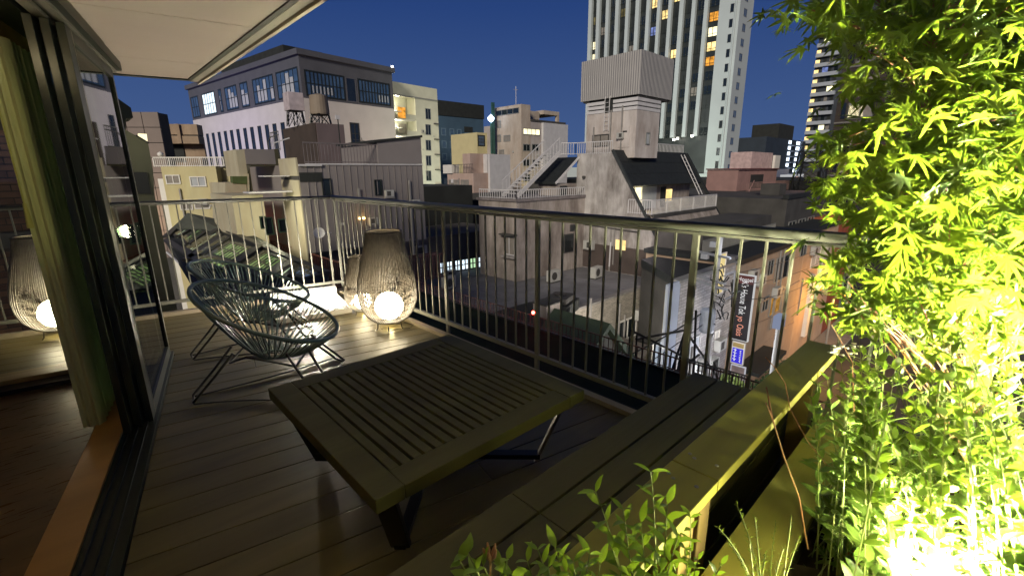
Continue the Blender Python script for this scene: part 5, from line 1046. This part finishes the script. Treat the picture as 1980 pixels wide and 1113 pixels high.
cable('upper street cable running right past the hostel sign', PT+(0, -.2, 9.3), (44, 6.8, -2.9), .5, .014)
cable('middle street cable crossing in front of the beige street house', PT+(0, -.2, 8.9), (44, 6.9, -3.6), .9, .014)
cable('lower street cable drooping in front of the beige street house', PT+(0, -.1, 8.4), (42, 7.0, -4.6), 1.2, .016)
cable('cable joining the pole to the hostel wall', PT+(0, 0, 8.2), (22.6, 8.1, -4.6), .2, .012)
# steel strut frame of the yard near the pole, and the shed with dark gable
sf = B('street_scaffold', 'black diagonal steel struts and fence below the pole', 12.5, 5.4, 0, z0=-7.2, cat='scaffold')
for a, b in (((1325, 640), (1293, 735)), ((1325, 640), (1305, 745)), ((1330, 645), (1398, 745)), ((1352, 685), (1285, 735)), ((1325, 638), (1230, 655)), ((1346, 600), (1340, 750))):
    p, q = Py(*a, 5.4), Py(*b, 5.4); part('strut', MB().beam(tuple(p-np.array([12.5, 5.4, -7.2])), tuple(q-np.array([12.5, 5.4, -7.2])), .05, .05), black_m, sf.o)
p0, p1 = Py(1225, 668, 5.0), Py(1440, 738, 5.0); p1[2] = p0[2]-.0
sf.rail([tuple(Py(1215, 700, 5.0)-np.array([12.5, 5.4, -7.2])), tuple(Py(1330, 745, 5.0)-np.array([12.5, 5.4, -7.2])), tuple(Py(1445, 765, 5.0)-np.array([12.5, 5.4, -7.2]))], .75, .30, black_m, .014)
pst_ = thing('yellow_grey_post', 'thin yellowish post standing before the tiled wall', 'post', (14.6, 9.5, -12)); p_ = Py(1289, 560, 9.5); q_ = Py(1283, 725, 9.5)
part('post', MB().tube([tuple(p_-np.array([14.6, 9.5, -12])), (p_[0]-14.6, 0, 0)], .06, 8), M("ochre_post", (.30, .26, .12), .6), pst_)
shd = B('gable_shed', 'small shed with dark green gable roof and glazed front on the alley', Py(1180, 625, 8.6)[0]-.95, 8.6, 0); rz1 = Py(1180, 625, 8.6)[2]+12
part('gable_roof', MB().slab([(-.7, 0, rz1-1.3), (.95, 0, rz1), (3.4, 0, rz1-2.4), (3.2, 0, rz1-2.6), (.95, 0, rz1-.22), (-.6, 0, rz1-1.5)], (0, 2.6, 0)), M("shed_green", (.06, .085, .045), .7, .2, 2), shd.o)
part('gable_wall', MB().slab([(-.5, .2, 0), (3.1, .2, 0), (3.1, .2, rz1-2.65), (.95, .2, rz1-.3), (-.5, .2, rz1-1.5)], (0, 2.2, 0)), M("shed_wall", (.10, .095, .08), .8, .2, 2), shd.o)
for i in range(4):
    for k in range(3): shd.box('small_pane', M("pane_pale_grey", (.30, .31, .30), .5), (1.2+i*.32, .16, rz1-1.7-k*.34), (1.46+i*.32, .199, rz1-1.42-k*.34))
for i in range(5): shd.box('lit_shelf', E_("shelf_light", (.9, 1, .95), .9), (-.2, .14, rz1-1.75-i*.17), (.9, .19, rz1-1.66-i*.17))
lamp(shd.o, 'alley_light', 'POINT', (1.5, -1.6, rz1-1.4), 55, (1, .95, .85), .2)
lamp(fl.o, 'alley_wash', 'POINT', (2.6, -2.6, 5.8), 800, (1, .92, .80), .4)
aw2 = B('white_annex', 'low white annex wall between the shed and the hostel', 14.3, 8.9, 0); aw2.box('wall', wht2_m, (0, 0, 0), (1.8, 3.9, 5.4)); aw2.pw('U', 1262, 662, 1283, 706, E_("annex_window", (.75, .85, 1), .5, .4, 2), fr=fr_m, mull=1)

# --- far right
q0 = Pd(1428, 328, 45); ph = B('pink_roof_hut', 'pinkish red rooftop hut with stair beyond the mansard building', q0[0], q0[1], 0); pw_ = ph.uv('U', 1502, 335)[0]; pzt = q0[2]+12
pkm = M("hut_pink", (.26, .155, .14), .8, .12, 1.5)
ph.box('wall', pkm, (0, 0, 8), (pw_, 3, pzt)); ph.box('roof_edge', M("hut_red_brown", (.12, .04, .04), .7), (-.15, -.2, pzt+.01), (pw_+.1, 3.1, pzt+.12)); ph.box('doorway', vdark_m, (pw_*.3, -.04, pzt-1.9), (pw_*.62, -.001, pzt-.5)); ph.box('water_box', M("box_pink", (.45, .33, .32), .7), (pw_*.35, .3, pzt+.13), (pw_*.9, 2.4, pzt+1.75)); ph.box('white_slab', white_m, (pw_*.9, .0, pzt-.1), (pw_*1.05, .25, pzt+1.5))
ph.rail([(-.8, -1.2, pzt-2.2), (pw_+.5, -1.2, pzt-2.2)], 1.0, .3, pkm); part('handrail', MB().beam((-.3, -1.2, pzt-2.2), (1.0, -1.2, pzt-1.0), .06, .06), pkm, ph.o)
lamp(ph.o, 'pink_glow', 'POINT', (pw_*.5, -4, pzt-.5), 40, (1, .45, .38), .5)
q0 = Pd(1515, 338, 80); fe = B('box_sign_building', 'white lit signboard with two orange letters behind the lattice mast', q0[0], q0[1], 0, cat='signboard'); fw_ = fe.uv('U', 1580, 340)[0]; fz = q0[2]+12
fe.box('board', E_("board_light", (.85, .86, .88), .55), (0, 0, fz-3.0), (fw_, .5, fz)); fe.box('board_base', dark_m, (0, .1, 0), (fw_, 3, fz-3.01)); lz_ = fw_*.13
ort = E_("letter_orange", (1, .25, .02), 1.0)
Uf = Matrix(((1, 0, 0, 0), (0, 0, -1, 0), (0, 1, 0, 0), (0, 0, 0, 1)))
txt("F", 2.4, ort, fe.o, Matrix.Translation((fw_*.14, -.03, fz-1.35)) @ Uf @ Matrix.Diagonal((1.5, 1, 1, 1)), 'letter'); txt("E", 2.4, ort, fe.o, Matrix.Translation((fw_*.37, -.03, fz-1.35)) @ Uf @ Matrix.Diagonal((1.5, 1, 1, 1)), 'letter')
q0 = Pd(1483, 264, 120); h2 = B('dark_apartment_block', 'dark apartment block with a column of bright white stair lights', q0[0], q0[1], 0); w2_ = h2.uv('U', 1559, 266)[0]; z2 = q0[2]+12
h2.box('wall', M("navy_dark", (.02, .03, .045), .7, .2, .4), (0, 0, 0), (w2_, 14, z2)); a0, a1 = h2.uv('U', 1522, 250)[0], h2.uv('U', 1550, 250)[0]; h2.box('roof_tower', vdark_m, (a0, 2, z2+.01), (a1, 9, z2+4.2))
for i in range(7):
    z = h2.uv('U', 1525, 275+i*11)[1]
    for x, w_, d_ in ((1524, 1.0, 0), (1540, 1.5, .0)):
        a = h2.uv('U', x, 300)[0]; h2.box('stair_light', E_("stair_light_blue", (.75, .85, 1), 3.2), (a-w_, -.1, z-.45), (a+w_, -.01, z+.45)); 
    a = h2.uv('U', 1532, 300)[0]; h2.box('landing_slab', M("slab_bluegrey", (.16, .2, .28), .7), (a-3.2, -.8, z-1.0), (a+6, -.101, z-.8))
    part('stair_zigzag', MB().beam((a+3.4, -.6, z-.9), (a+5.6, -.6, z+.3), .15, .15).beam((a+5.6, -.6, z+.3), (a+3.4, -.6, z+1.4), .15, .15), MATS["slab_bluegrey"], h2.o)
q0 = Px(1640, 200, 190); stt = B('striped_tower', 'far high rise tower with white balcony stripes and scattered lit rooms', 190, Px(1612, 200, 190)[1], 0)
yl = stt.uv('V', 1566, 200)[0]; stt.box('wall', M("tower_navy", (.03, .037, .05), .7, .2, .2), (0, -22, 0), (20, yl, 90)); stw = M("stripe_white", (.34, .37, .42), .6, .06, .3)
k = 0; z = 16
while z < 86:
    stt.box('balcony_band', stw, (-1.2, .0, z), (-.01, yl+.02, z+1.15)); stt.box('balcony_band', stw, (.0, -21, z), (20, -22.6, z+1.15))
    for j in range(4):
        a = yl*(j+.2)/4
        if (j*5+k*7) % 5 != 4: stt.box('balcony_window', [tdm, winglass, tdm, curt_m][(j+k) % 4], (-.1, a, z+1.3), (-.01, a+yl*.14, z+2.7))
    if k in (3, 9, 12, 15, 18, 21, 7): stt.box('lit_window', [warmw, bluew, warmw, warmw][k % 4], (-.2, yl*(.15+.7*((k*5) % 7)/7), z+1.3), (-.11, yl*(.15+.7*((k*5) % 7)/7)+1.6, z+2.8))
    if k < 12: stt.box('lit_window', warm, (-.3, yl-1.2, z+1.2), (-.0, yl+.03, z+2.3))
    z += 3.05; k += 1
q0 = Px(1602, 330, 66); ba = B('dark_brick_apartment', 'dark brick apartment block with pale floor lines behind the maple', 66, Px(1720, 200, 66)[1]-0, 0); ya = ba.uv('V', 1603, 300)[0]; dkb = M("brick_dark_brown", (.045, .032, .026), .8, .2, 1, brick=(.4, .12, (.02, .018, .016)))
ba.box('wall', dkb, (0, -8, 0), (14, ya, 29.5)); z = 12.6
while z < 29:
    ba.box('floor_line', M("floor_line_grey", (.15, .14, .13), .7), (-.12, -8, z), (-.001, ya, z+.16))
    ba.win('V', ya-3.4, ya-1.2, z+.6, z+1.9, curt_m, mull=1, t=.1); ba.box('side_window', winglass, (-.05, ya-.95, z+.5), (-.001, ya-.55, z+2.2))
    ba.win('V', 2.2, 3.6, z+.5, z+2.0, warmw if z < 20 and z > 17 else (E_("window_peach", (1, .75, .6), .55) if z < 24 else winglass), mull=0, t=.1); z += 2.95
py_ = thing('lattice_mast', 'dark steel lattice mast in front of the white signboard', 'lattice mast', (56.8, 14.0, -6))
def lat(w0, h, mb):
    n_ = 6
    for k in range(n_):
        z0, z1 = h*k/n_, h*(k+1)/n_; s0, s1 = w0*(1-.35*k/n_), w0*(1-.35*(k+1)/n_)
        C0 = [(-s0, -s0), (s0, -s0), (s0, s0), (-s0, s0)]; C1 = [(-s1, -s1), (s1, -s1), (s1, s1), (-s1, s1)]
        for i in range(4):
            j = (i+1) % 4; mb.beam((*C0[i], z0), (*C1[i], z1), .12, .12); mb.beam((*C0[i], z0), (*C1[j], z1), .06, .06); mb.beam((*C0[j], z0), (*C1[i], z1), .06, .06); mb.beam((*C1[i], z1), (*C1[j], z1), .08, .08)
part('lattice_frame', lat(1.6, 9.2, MB()) or (lambda m_: (lat(1.6, 9.2, m_), m_)[1])(MB()), black_m, py_)

# --- wall clutter: air conditioners, pipes, vents, meter boxes
acg = M("ac_grey", (.36, .36, .34), .6, .1, 3); pipm = M("pipe_grey", (.22, .21, .20), .6, .15, 3)
def clutter(b, face, a0, a1, z0, z1, n, off=0.0, k=1.0):
    rr = random.Random(int(abs(b.x*7+b.y*13)))
    for i in range(n):
        a = rr.uniform(a0, a1); z = rr.uniform(z0, z1); q = rr.random()
        if q < .40:
            u = part('air_conditioner', b.fb(face, a-.38*k, a+.38*k, .03, .33*k, z, z+.55*k, off), acg, b.o); part('fan_grille', b.fb(face, a-.28*k, a+.08*k, .33*k+.003, .34*k+.003, z+.08*k, z+.46*k, off), dark_m, u); part('bracket', b.fb(face, a-.4*k, a+.4*k, .0, .34*k, z-.06, z-.01, off), pipm, u)
        elif q < .75: part('wall_pipe', b.fb(face, a-.035, a+.035, .02, .10, max(z-rr.uniform(1, 4), z0-1), z+rr.uniform(.5, 2), off), pipm, b.o)
        elif q < .9: part('vent_cap', b.fb(face, a-.10*k, a+.10*k, .0, .12, z, z+.2*k, off), acg, b.o)
        else: part('meter_box', b.fb(face, a-.16*k, a+.16*k, .0, .14, z, z+.4*k, off), wht2_m, b.o)
clutter(sd, 'U', .6, 5.3, zbt+.3, zw-.5, 7, 0, .5); clutter(b5, 'V', .5, 2.0, 8, zr-2, 4); clutter(b5, 'U', 2, wU*.0+3.5, 6, zr-2, 5); clutter(fl, 'U', 3, 11, 3, 6, 6); clutter(sh, 'U', .5, 8, 4, 8, 7); clutter(s5, 'U', .5, 6, 3.5, 8.5, 5); clutter(wb, 'U', 1.3, 5.8, 3, 8, 7); clutter(ws, 'U', .5, 8, 5, 9, 5); clutter(b6, 'V', .5, 4, 10.5, 12.4, 3); clutter(yh, 'U', .3, 2.2, 10, 12.6, 4, 0, .5); clutter(b7, 'V', .6, -4.4, 5, 9.5, 5); clutter(tk, 'V', .3, 3.4, .3, 2.2, 4, 0, .6); clutter(b2, 'U', rec+1, rec+5, 6, 22, 4)
for i, (lb, x, y, z) in enumerate((('grey condenser unit on the flat grey roof near the stained wall', 20, 17.4, -5), ('pair of condenser units in the middle of the flat grey roof', 22.6, 16.2, -5), ('small condenser at the left edge of the flat grey roof', 14.6, 20.5, -5))):
    t_ = thing('condenser_unit', lb, 'air conditioner', (x, y, z), R(8*i)); part('casing', MB().box((-.45, -.18, .08), (.45, .18, .75)), acg, t_, .02); part('fan_grille', MB().lathe([(.24, 0), (.22, .012), (.03, .014)], 16), dark_m, t_).rotation_euler = (R(90), 0, 0); t_.children[-1].location = (-.12, -.183, .42); part('foot', MB().box((-.4, -.16, 0), (.4, .16, .079)), dark_m, t_)

cable('thin cable crossing high over the side street in front of the mansard balcony', (26, 10.6, -3.2), (60, 4.2, -2.4), .8, .012)
cable('thin sagging cable above the shop canopy of the beige street house', (23.6, 7.9, -6.4), (41, 7.4, -6.0), .7, .012)
cable('service cable from the pole to the mansard building wall', PT+(0, 0, 9.6), (25.0, 13.2, -4.2), .4, .012)
# ================================================================== PLANTS
maple_m = M("maple_leaf", (.165, .262, .042), .42, .42, 7, trans=.5, spec=.5)
shrub_m = M("shrub_leaf", (.155, .25, .045), .35, .3, 12, trans=.35, spec=.6)
twig_m = M("twig_bark", (.30, .13, .06), .7, .2, 20); bark_m = M("maple_bark", (.055, .075, .030), .7, .25, 14)
def maple_leaf():
    ang = [-118, -74, -37, 0, 37, 74, 118]; ln = [.42, .74, .94, 1.0, .94, .74, .42]; pts = [(0, -.02)]
    for i, (a, l) in enumerate(zip(ang, ln)):
        for da, f in ((-9, .52), (-4, .78), (0, 1.0), (4, .78), (9, .52)): q = R(a+da*(1.2 if l < .5 else 1)); pts.append((math.sin(q)*l*f, math.cos(q)*l*f))
        if i < 6: q = R((a+ang[i+1])/2); pts.append((math.sin(q)*.27, math.cos(q)*.27))
    V = [(x, y, -.22*(x*x+y*y)-.05*abs(x)) for x, y in pts]; V = [(0, .04, .0)]+V; n_ = len(V)
    return np.array(V), [(0, i, i+1) for i in range(1, n_-1)]+[(0, n_-1, 1)]
def lance_leaf(w=.16):
    V = [(0, 0, 0)]; L_ = [.15, .35, .6, .82]; W_ = [.55, 1, .9, .5]
    for t, k in zip(L_, W_): V += [(-w*k, t, .04-.25*t*t), (0, t, -.25*t*t), (w*k, t, .04-.25*t*t)]
    V.append((0, 1, -.26)); F = [(0, 2, 1), (0, 3, 2)]
    for i in range(3): b = 1+i*3; F += [(b, b+1, b+4, b+3), (b+1, b+2, b+5, b+4)]
    F += [(10, 11, 13), (11, 12, 13)]; return np.array(V), F
def frame(d, up, roll=0):
    y = np.array(d, float); y /= np.linalg.norm(y); z = np.array(up, float); z = z-y*(z@y); z /= (np.linalg.norm(z)+1e-9); x = np.cross(y, z); Mx = np.stack([x, y, z], 1)
    c, s = math.cos(roll), math.sin(roll); return Mx @ np.array([[c, 0, s], [0, 1, 0], [-s, 0, c]])
def place_leaves(root, items, leaf, mat, maxn=300, name='leaf', stuffname='foliage'):
    """items: (position, 3x3, scale); the ones nearest the camera become parts, the rest one mesh"""
    V, F = leaf; me = bpy.data.meshes.new(name); me.from_pydata([tuple(v) for v in V], [], F); me.materials.append(mat); me.polygons.foreach_set("use_smooth", [True]*len(F))
    rl = np.array(root.location)
    items = sorted(items, key=lambda t: np.linalg.norm(t[0]-EYE)/t[2])
    for p, Rm, s in items[:maxn]:
        o = bpy.data.objects.new(name, me); COL.objects.link(o); o.parent = root; q = p-rl
        o.matrix_local = Matrix([[*(Rm[0]*s), q[0]], [*(Rm[1]*s), q[1]], [*(Rm[2]*s), q[2]], [0, 0, 0, 1]])
    rest = items[maxn:]
    if rest:
        AV = []; AF = []; n_ = 0
        for p, Rm, s in rest: AV.append((V*s) @ Rm.T+(p-rl)); AF += [tuple(i+n_ for i in f) for f in F]; n_ += len(V)
        me2 = bpy.data.meshes.new(stuffname); me2.from_pydata(np.concatenate(AV).tolist(), [], AF); me2.materials.append(mat); me2.polygons.foreach_set("use_smooth", [True]*len(AF))
        o = bpy.data.objects.new(stuffname, me2); COL.objects.link(o); o.parent = root; o["kind"] = "stuff"
def inside(x, y, P):
    c = False; j = len(P)-1
    for i in range(len(P)):
        if (P[i][1] > y) != (P[j][1] > y) and x < (P[j][0]-P[i][0])*(y-P[i][1])/(P[j][1]-P[i][1]+1e-9)+P[i][0]: c = not c
        j = i
    return c
def bez(a, b, c, n_=8): return [a*(1-s)**2+b*2*s*(1-s)+c*s*s for s in np.linspace(0, 1, n_)]

# --- Japanese maple in the planter
mbase = np.array([1.72, -.16, .34])
mt = thing('maple_tree', 'young Japanese maple with lit yellow green leaves filling the right side', 'tree', tuple(mbase))
stems = []
for (pxs, rad0) in ((((1940, -60, 1.75), (1915, 15, 1.72), (1897, 216, 1.66), (1885, 480, 1.62), (1870, 720, 1.62)), .011), (((1800, -70, 1.62), (1814, 25, 1.60), (1834, 206, 1.58), (1850, 420, 1.6), (1862, 640, 1.62)), .010), (((1790, 40, 1.5), (1795, 130, 1.5), (1802, 260, 1.52), (1830, 420, 1.56), (1860, 620, 1.6)), .007), (((2060, -80, 1.9), (2040, 120, 1.85), (1990, 400, 1.75), (1930, 700, 1.7)), .011)):
    pts = [Pd(x, y, d) for x, y, d in pxs]+[mbase+np.array([.02, .02, .0])]
    sm = []
    for i in range(len(pts)-1):
        for s in np.linspace(0, 1, 5)[:-1]: sm.append(pts[i]*(1-s)+pts[i+1]*s)
    sm.append(pts[-1]); stems.append(sm)
    part('trunk', MB().tube([tuple(p-mbase) for p in sm], [rad0*(.55+.7*i/len(sm)) for i in range(len(sm))], 8), bark_m, mt, smooth=True)
mp = [(1610, -60), (1615, 18), (1650, 70), (1685, 100), (1685, 125), (1710, 160), (1745, 205), (1775, 200), (1760, 228), (1685, 245), (1635, 262), (1675, 285), (1626, 322), (1622, 345), (1665, 372), (1650, 412), (1680, 430), (1702, 445), (1692, 483), (1635, 535), (1615, 560), (1635, 600), (1680, 620), (1710, 640), (1730, 650), (1820, 640), (1990, 660), (2150, 640), (2150, -60)]
clumps = []
while len(clumps) < 620:
    x, y = random.uniform(1585, 2150), random.uniform(-60, 655)
    if not inside(x, y, mp): continue
    if 660 < x < 0: continue
    edge = x < 1760
    D = random.uniform(.95, 1.5) if (edge or random.random() < .6) else random.uniform(1.3, 2.0)
    if abs(x-1930) < 45 and abs(y-285) < 45 and random.random() < .8: continue
    clumps.append((x, y, D))
clumps += [(1548, 14, 1.05), (1530, 8, 1.06), (1570, 20, 1.04), (1596, 14, 1.04), (1680, 100, 1.05), (1650, 280, 1.02), (1632, 335, 1.0), (1655, 395, 1.0), (1620, 560, .98), (1640, 545, 1.0), (1740, 175, 1.05), (1660, 262, 1.02)]
items = []; tw = MB()
for (x, y, D) in clumps:
    c = Pd(x, y, D); st_ = min(stems, key=lambda S: min(np.linalg.norm(c-p) for p in S)); pr_ = min(st_, key=lambda p: np.linalg.norm(c-p)+.5*max(0, p[2]-c[2]+.1)); out_ = c-pr_; out_ /= np.linalg.norm(out_)+1e-6
    if random.random() < .8: md = (c+pr_)/2+np.array([0, 0, .06]); tw.tube([tuple(p-mbase) for p in bez(pr_, md, c, 6)], .0016, 4)
    small = x < 1600
    for k in range(random.randint(3, 5) if small else random.randint(9, 15)):
        r_ = .035 if small else .085
        p = c+RNG.normal(size=3)*np.array([r_, r_, r_*.62]); q_ = p-EYE; cz_ = q_@FW
        if not small and x < 1770 and not inside(990+FPX*(q_@RT)/cz_+62, 556.5-FPX*(q_@UP)/cz_, mp): continue
        d_ = out_*.55+RNG.normal(size=3)*.5+np.array([0, 0, -.45]); u_ = RNG.normal(size=3)*.45+np.array([0, 0, 1])-FW*.35
        items.append((p, frame(d_, u_, random.uniform(-.5, .5)), random.choice([.024, .032, .040, .048, .056])*random.uniform(.9, 1.1)))
tag(part('twig', tw, twig_m, mt), kind='stuff')
place_leaves(mt, items, maple_leaf(), maple_m)

# --- shrubs
def shrub(name, label, cat, base, tips, leafL, n_pairs=(8, 12), mat=shrub_m, w=.16, group=None, stem_r=.0014, droop=.3, start=.3, maxn=300, stemmat=None, spread=.02):
    base = np.array(base, float); T = thing(name, label, cat, tuple(base), 0, group); it = []; sm = MB()
    for tip in tips:
        tip = np.array(tip, float); b0 = base+np.array([random.uniform(-1, 1)*spread, random.uniform(-1, 1)*spread, 0]); md = np.array([b0[0]*.6+tip[0]*.4, b0[1]*.6+tip[1]*.4, b0[2]*.35+tip[2]*.65])+RNG.normal(size=3)*.015
        cv = bez(b0, md, tip, 12); sm.tube([tuple(p-base) for p in cv], [stem_r*(1.3-.06*i) for i in range(12)], 5); n_ = random.randint(*n_pairs)
        for k in range(n_):
            s = start+(1-start)*k/(n_-1); i = min(int(s*11), 10); p = cv[i]*(1-(s*11-i))+cv[i+1]*(s*11-i) if i < 11 else cv[-1]; ax = cv[min(i+1, 11)]-cv[max(i-1, 0)]; ax = ax/(np.linalg.norm(ax)+1e-9)
            a0 = k*1.57+random.uniform(-.4, .4); sd_ = np.cross(ax, [math.cos(a0), math.sin(a0), .2]); sd_ /= np.linalg.norm(sd_)+1e-9
            for sg_ in (-1, 1):
                d_ = sd_*sg_*.9+ax*(.55+.5*s)+np.array([0, 0, .15-droop*.4])+RNG.normal(size=3)*.15
                it.append((p, frame(d_, ax+np.array([0, 0, .4])+RNG.normal(size=3)*.2, 0), leafL*random.uniform(.7, 1.15)*(1-.35*s)))
    tag(part('stem', sm, stemmat or M("shrub_stem", (.20, .24, .07), .6, .2, 12), T), kind='stuff'); place_leaves(T, it, lance_leaf(w), mat, maxn); return T
def tips(lst): return [Pd(x, y, D) for x, y, D in lst]
shrub('leafy_shrub', 'slender leafy sprig rising in front of the cap board near the camera', 'shrub', (.62, .28, .36), tips([(1258, 912, .60), (1152, 950, .60), (1205, 985, .60), (1290, 975, .60), (1240, 1010, .58), (1185, 1060, .58), (1310, 1040, .58)]), .050, (9, 11), w=.16, start=.40, droop=.7)
shrub('leafy_shrub', 'glossy broad leaved shrub tip with a dried brown flower at the bottom edge', 'shrub', (.40, .38, .36), tips([(890, 1085, .47), (920, 1100, .46), (980, 1080, .48), (905, 1068, .48), (935, 1095, .47), (965, 1092, .48), (990, 1110, .48)]), .040, (6, 7), w=.24, start=.5)
fl_ = thing('dried_flower', 'small dried brown flower head above the glossy shrub at the bottom edge', 'flower', tuple(Pd(948, 1070, .48)))
for q in range(5): part('petal', MB().tube([(0, 0, -.01), (.006*math.cos(q*1.26), .006*math.sin(q*1.26), .0), (.009*math.cos(q*1.26), .009*math.sin(q*1.26), .010)], [.002, .0032, .0012], 5), M("dried_petal", (.42, .20, .11), .8), fl_, smooth=True)
part('stalk', MB().tube([(0, 0, -.006), (-.002, 0, -.05)], .0016, 5), MATS["dried_petal"], fl_)
shrub('leafy_shrub', 'low bright leafy tuft at the bottom edge left of the tall sprig', 'shrub', (.47, .33, .36), tips([(1020, 1085, .52), (1060, 1095, .50), (1125, 1100, .52), (1160, 1090, .53), (1040, 1062, .52), (1075, 1060, .52), (1110, 1085, .52), (1140, 1070, .52), (1095, 1105, .50)]), .044, (8, 9), w=.17, start=.5)
shrub('leafy_shrub', 'small sprig with brown buds in front of the planter uprights', 'shrub', (.70, .26, .36), tips([(1335, 1000, .66), (1325, 1060, .64), (1350, 1080, .64), (1300, 1085, .62), (1395, 1090, .62)]), .034, (8, 9), w=.2, start=.4)
shrub('leafy_shrub', 'feathery thin leaved plant over the lower cap board', 'shrub', (.86, .16, .36), tips([(1425, 975, .72), (1460, 1000, .72), (1500, 1010, .74), (1410, 1050, .70), (1450, 1050, .70), (1530, 1000, .76), (1545, 1040, .76), (1480, 1070, .70), (1390, 1020, .70), (1515, 1060, .74)]), .014, (16, 20), w=.10, start=.35)
# the big brightly lit shrubs around the floodlight
sp_ = [(1700, 590), (1625, 700), (1580, 745), (1565, 790), (1590, 830), (1560, 860), (1600, 920), (1570, 960), (1620, 1010), (1560, 1080), (1570, 1150), (2100, 1150), (2100, 590)]
for i, (lb, bx_, by_, n_, xr_, dr) in enumerate((('bright leafy shrub left of the floodlight against the cap boards', 1.30, .10, 58, (1560, 1720), (.98, 1.3)), ('overexposed leafy shrub right in front of the floodlight', 1.12, -.02, 56, (1660, 1860), (.82, 1.1)), ('dense leafy shrub to the right of the floodlight', 1.25, -.22, 58, (1800, 2000), (.85, 1.25)), ('leafy shrub behind the floodlight under the maple crown', 1.8, .0, 60, (1620, 1950), (1.35, 1.8)), ('leafy shrub at the right edge of the picture beyond the maple stems', 1.6, -.40, 18, (1900, 2120), (1.1, 1.6)))):
    tp_ = []
    while len(tp_) < n_:
        x, y = random.uniform(*xr_), random.uniform(590, 1090)
        if inside(x, y, sp_): tp_.append((x, y, random.uniform(*dr)))
    shrub('leafy_shrub', lb, 'shrub', (bx_, by_, .33), tips(tp_), .054, (11, 14), w=.21, start=.25, spread=.10, maxn=150)
# bare dry twigs and the pale flower cluster
dt = thing('dry_twig', 'bare pale twig curving up in front of the cap boards', 'twig', tuple(Pd(1562, 1060, .85)))
o_ = Pd(1562, 1060, .85)
for P_, r_ in ((((1562, 1060), (1545, 960), (1515, 880), (1494, 810), (1482, 748)), .0017), (((1494, 810), (1484, 785), (1481, 778)), .0012)): part('branch', MB().tube([tuple(Pd(x, y, .85)-o_) for x, y in P_], r_, 5), twig_m, dt, smooth=True)
dt2 = thing('dry_twig', 'longer thin reddish twig arching over the top cap board', 'twig', tuple(Pd(1600, 900, 1.0))); o_ = Pd(1600, 900, 1.0)
part('branch', MB().tube([tuple(Pd(x, y, 1.0)-o_) for x, y in ((1600, 900), (1560, 850), (1528, 790), (1518, 740), (1500, 712), (1480, 690))], .0012, 5), twig_m, dt2, smooth=True)
pf = thing('bud_cluster', 'white bud cluster on a thin stalk beside the end of the cap board', 'flower', tuple(Pd(1648, 690, 1.05))); o_ = Pd(1648, 690, 1.05)
part('stalk', MB().tube([tuple(Pd(x, y, 1.05)-o_) for x, y in ((1652, 800), (1648, 700), (1632, 670), (1608, 628))], .0013, 5), twig_m, pf)
for i in range(22):
    p = Pd(random.uniform(1608, 1668), random.uniform(662, 688), 1.05)-o_; part('bud', MB().tube([tuple(p), tuple(p+np.array([-.006, .008, .001]))], [.0026, .0015], 5), M("white_bud", (.6, .55, .5), .6), pf, smooth=True)
# planter floodlight, plus a second one added out of view to brighten the maple
for lb, pos, tg, en, sp in (('floodlight on a spike hidden in the overexposed shrub', Pd(1815, 1150, .68), tuple(Pd(1815, 860, 1.25)), 1500, 92), ('unseen second floodlight added to brighten the maple crown', np.array([1.80, -.75, .45]), (1.85, .10, 2.2), 2300, 122)):
    F_ = thing('floodlight', lb, 'floodlight', tuple(pos)); d_ = (Vector(tg)-Vector(pos)).normalized(); rq = d_.to_track_quat('Z', 'Y').to_euler()
    hsg = part('housing', MB().lathe([(.004, -.04), (.018, -.035), (.020, -.012), (.022, -.01)], 20), black_m, F_); hsg.rotation_euler = rq; part('lens', MB().lathe([(.001, -.004), (.018, -.006), (.018, -.010)], 20), E_("flood_lens", (1, .97, .75), 12), F_).rotation_euler = rq
    part('spike', MB().tube([(0, 0, -.05), (0, 0, .31-pos[2])], .006, 6), black_m, F_)
    lamp(F_, 'flood', 'SPOT', tuple(d_*.03), en, (1, .98, .60), .03, tuple(d_), sp, .7)
    lamp(F_, 'spill', 'POINT', (0, 0, .06), 9, (1, .96, .50), .035)

F_ = thing('cap_fill_lamp', 'unseen fill lamp added out of frame to brighten the cap boards', 'lamp', (1.50, -.17, 1.02))  # fill lamp added out of view to brighten the cap board tops
part('housing', MB().lathe([(.004, .03), (.016, .025), (.018, 0), (.016, -.001)], 14), black_m, F_); part('lens', MB().lathe([(.001, -.002), (.014, -.003)], 14), E_("cap_fill_lens", (1, .97, .75), 12), F_)
lamp(F_, 'cap_fill', 'POINT', (-.03, .03, -.03), 10, (1, .99, .32), .02)
F_ = thing('sprig_fill_lamp', 'unseen fill lamp added out of frame to brighten the bottom sprigs', 'fill light', (.98, -.10, .36))  # added lamp outside the frame, brightens the sprigs along the bottom edge
part('housing', MB().lathe([(.02, -.02), (.025, 0), (.025, .05), (.022, .052)], 16), black_m, F_); part('lens', MB().lathe([(.001, .056), (.020, .054)], 16), E_("sprig_fill_lens", (1, .97, .75), 20), F_)
lamp(F_, 'sprig_fill', 'SPOT', (0, 0, .075), 55, (1, .97, .36), .025, (-.6, .55, .38), 110, .9)
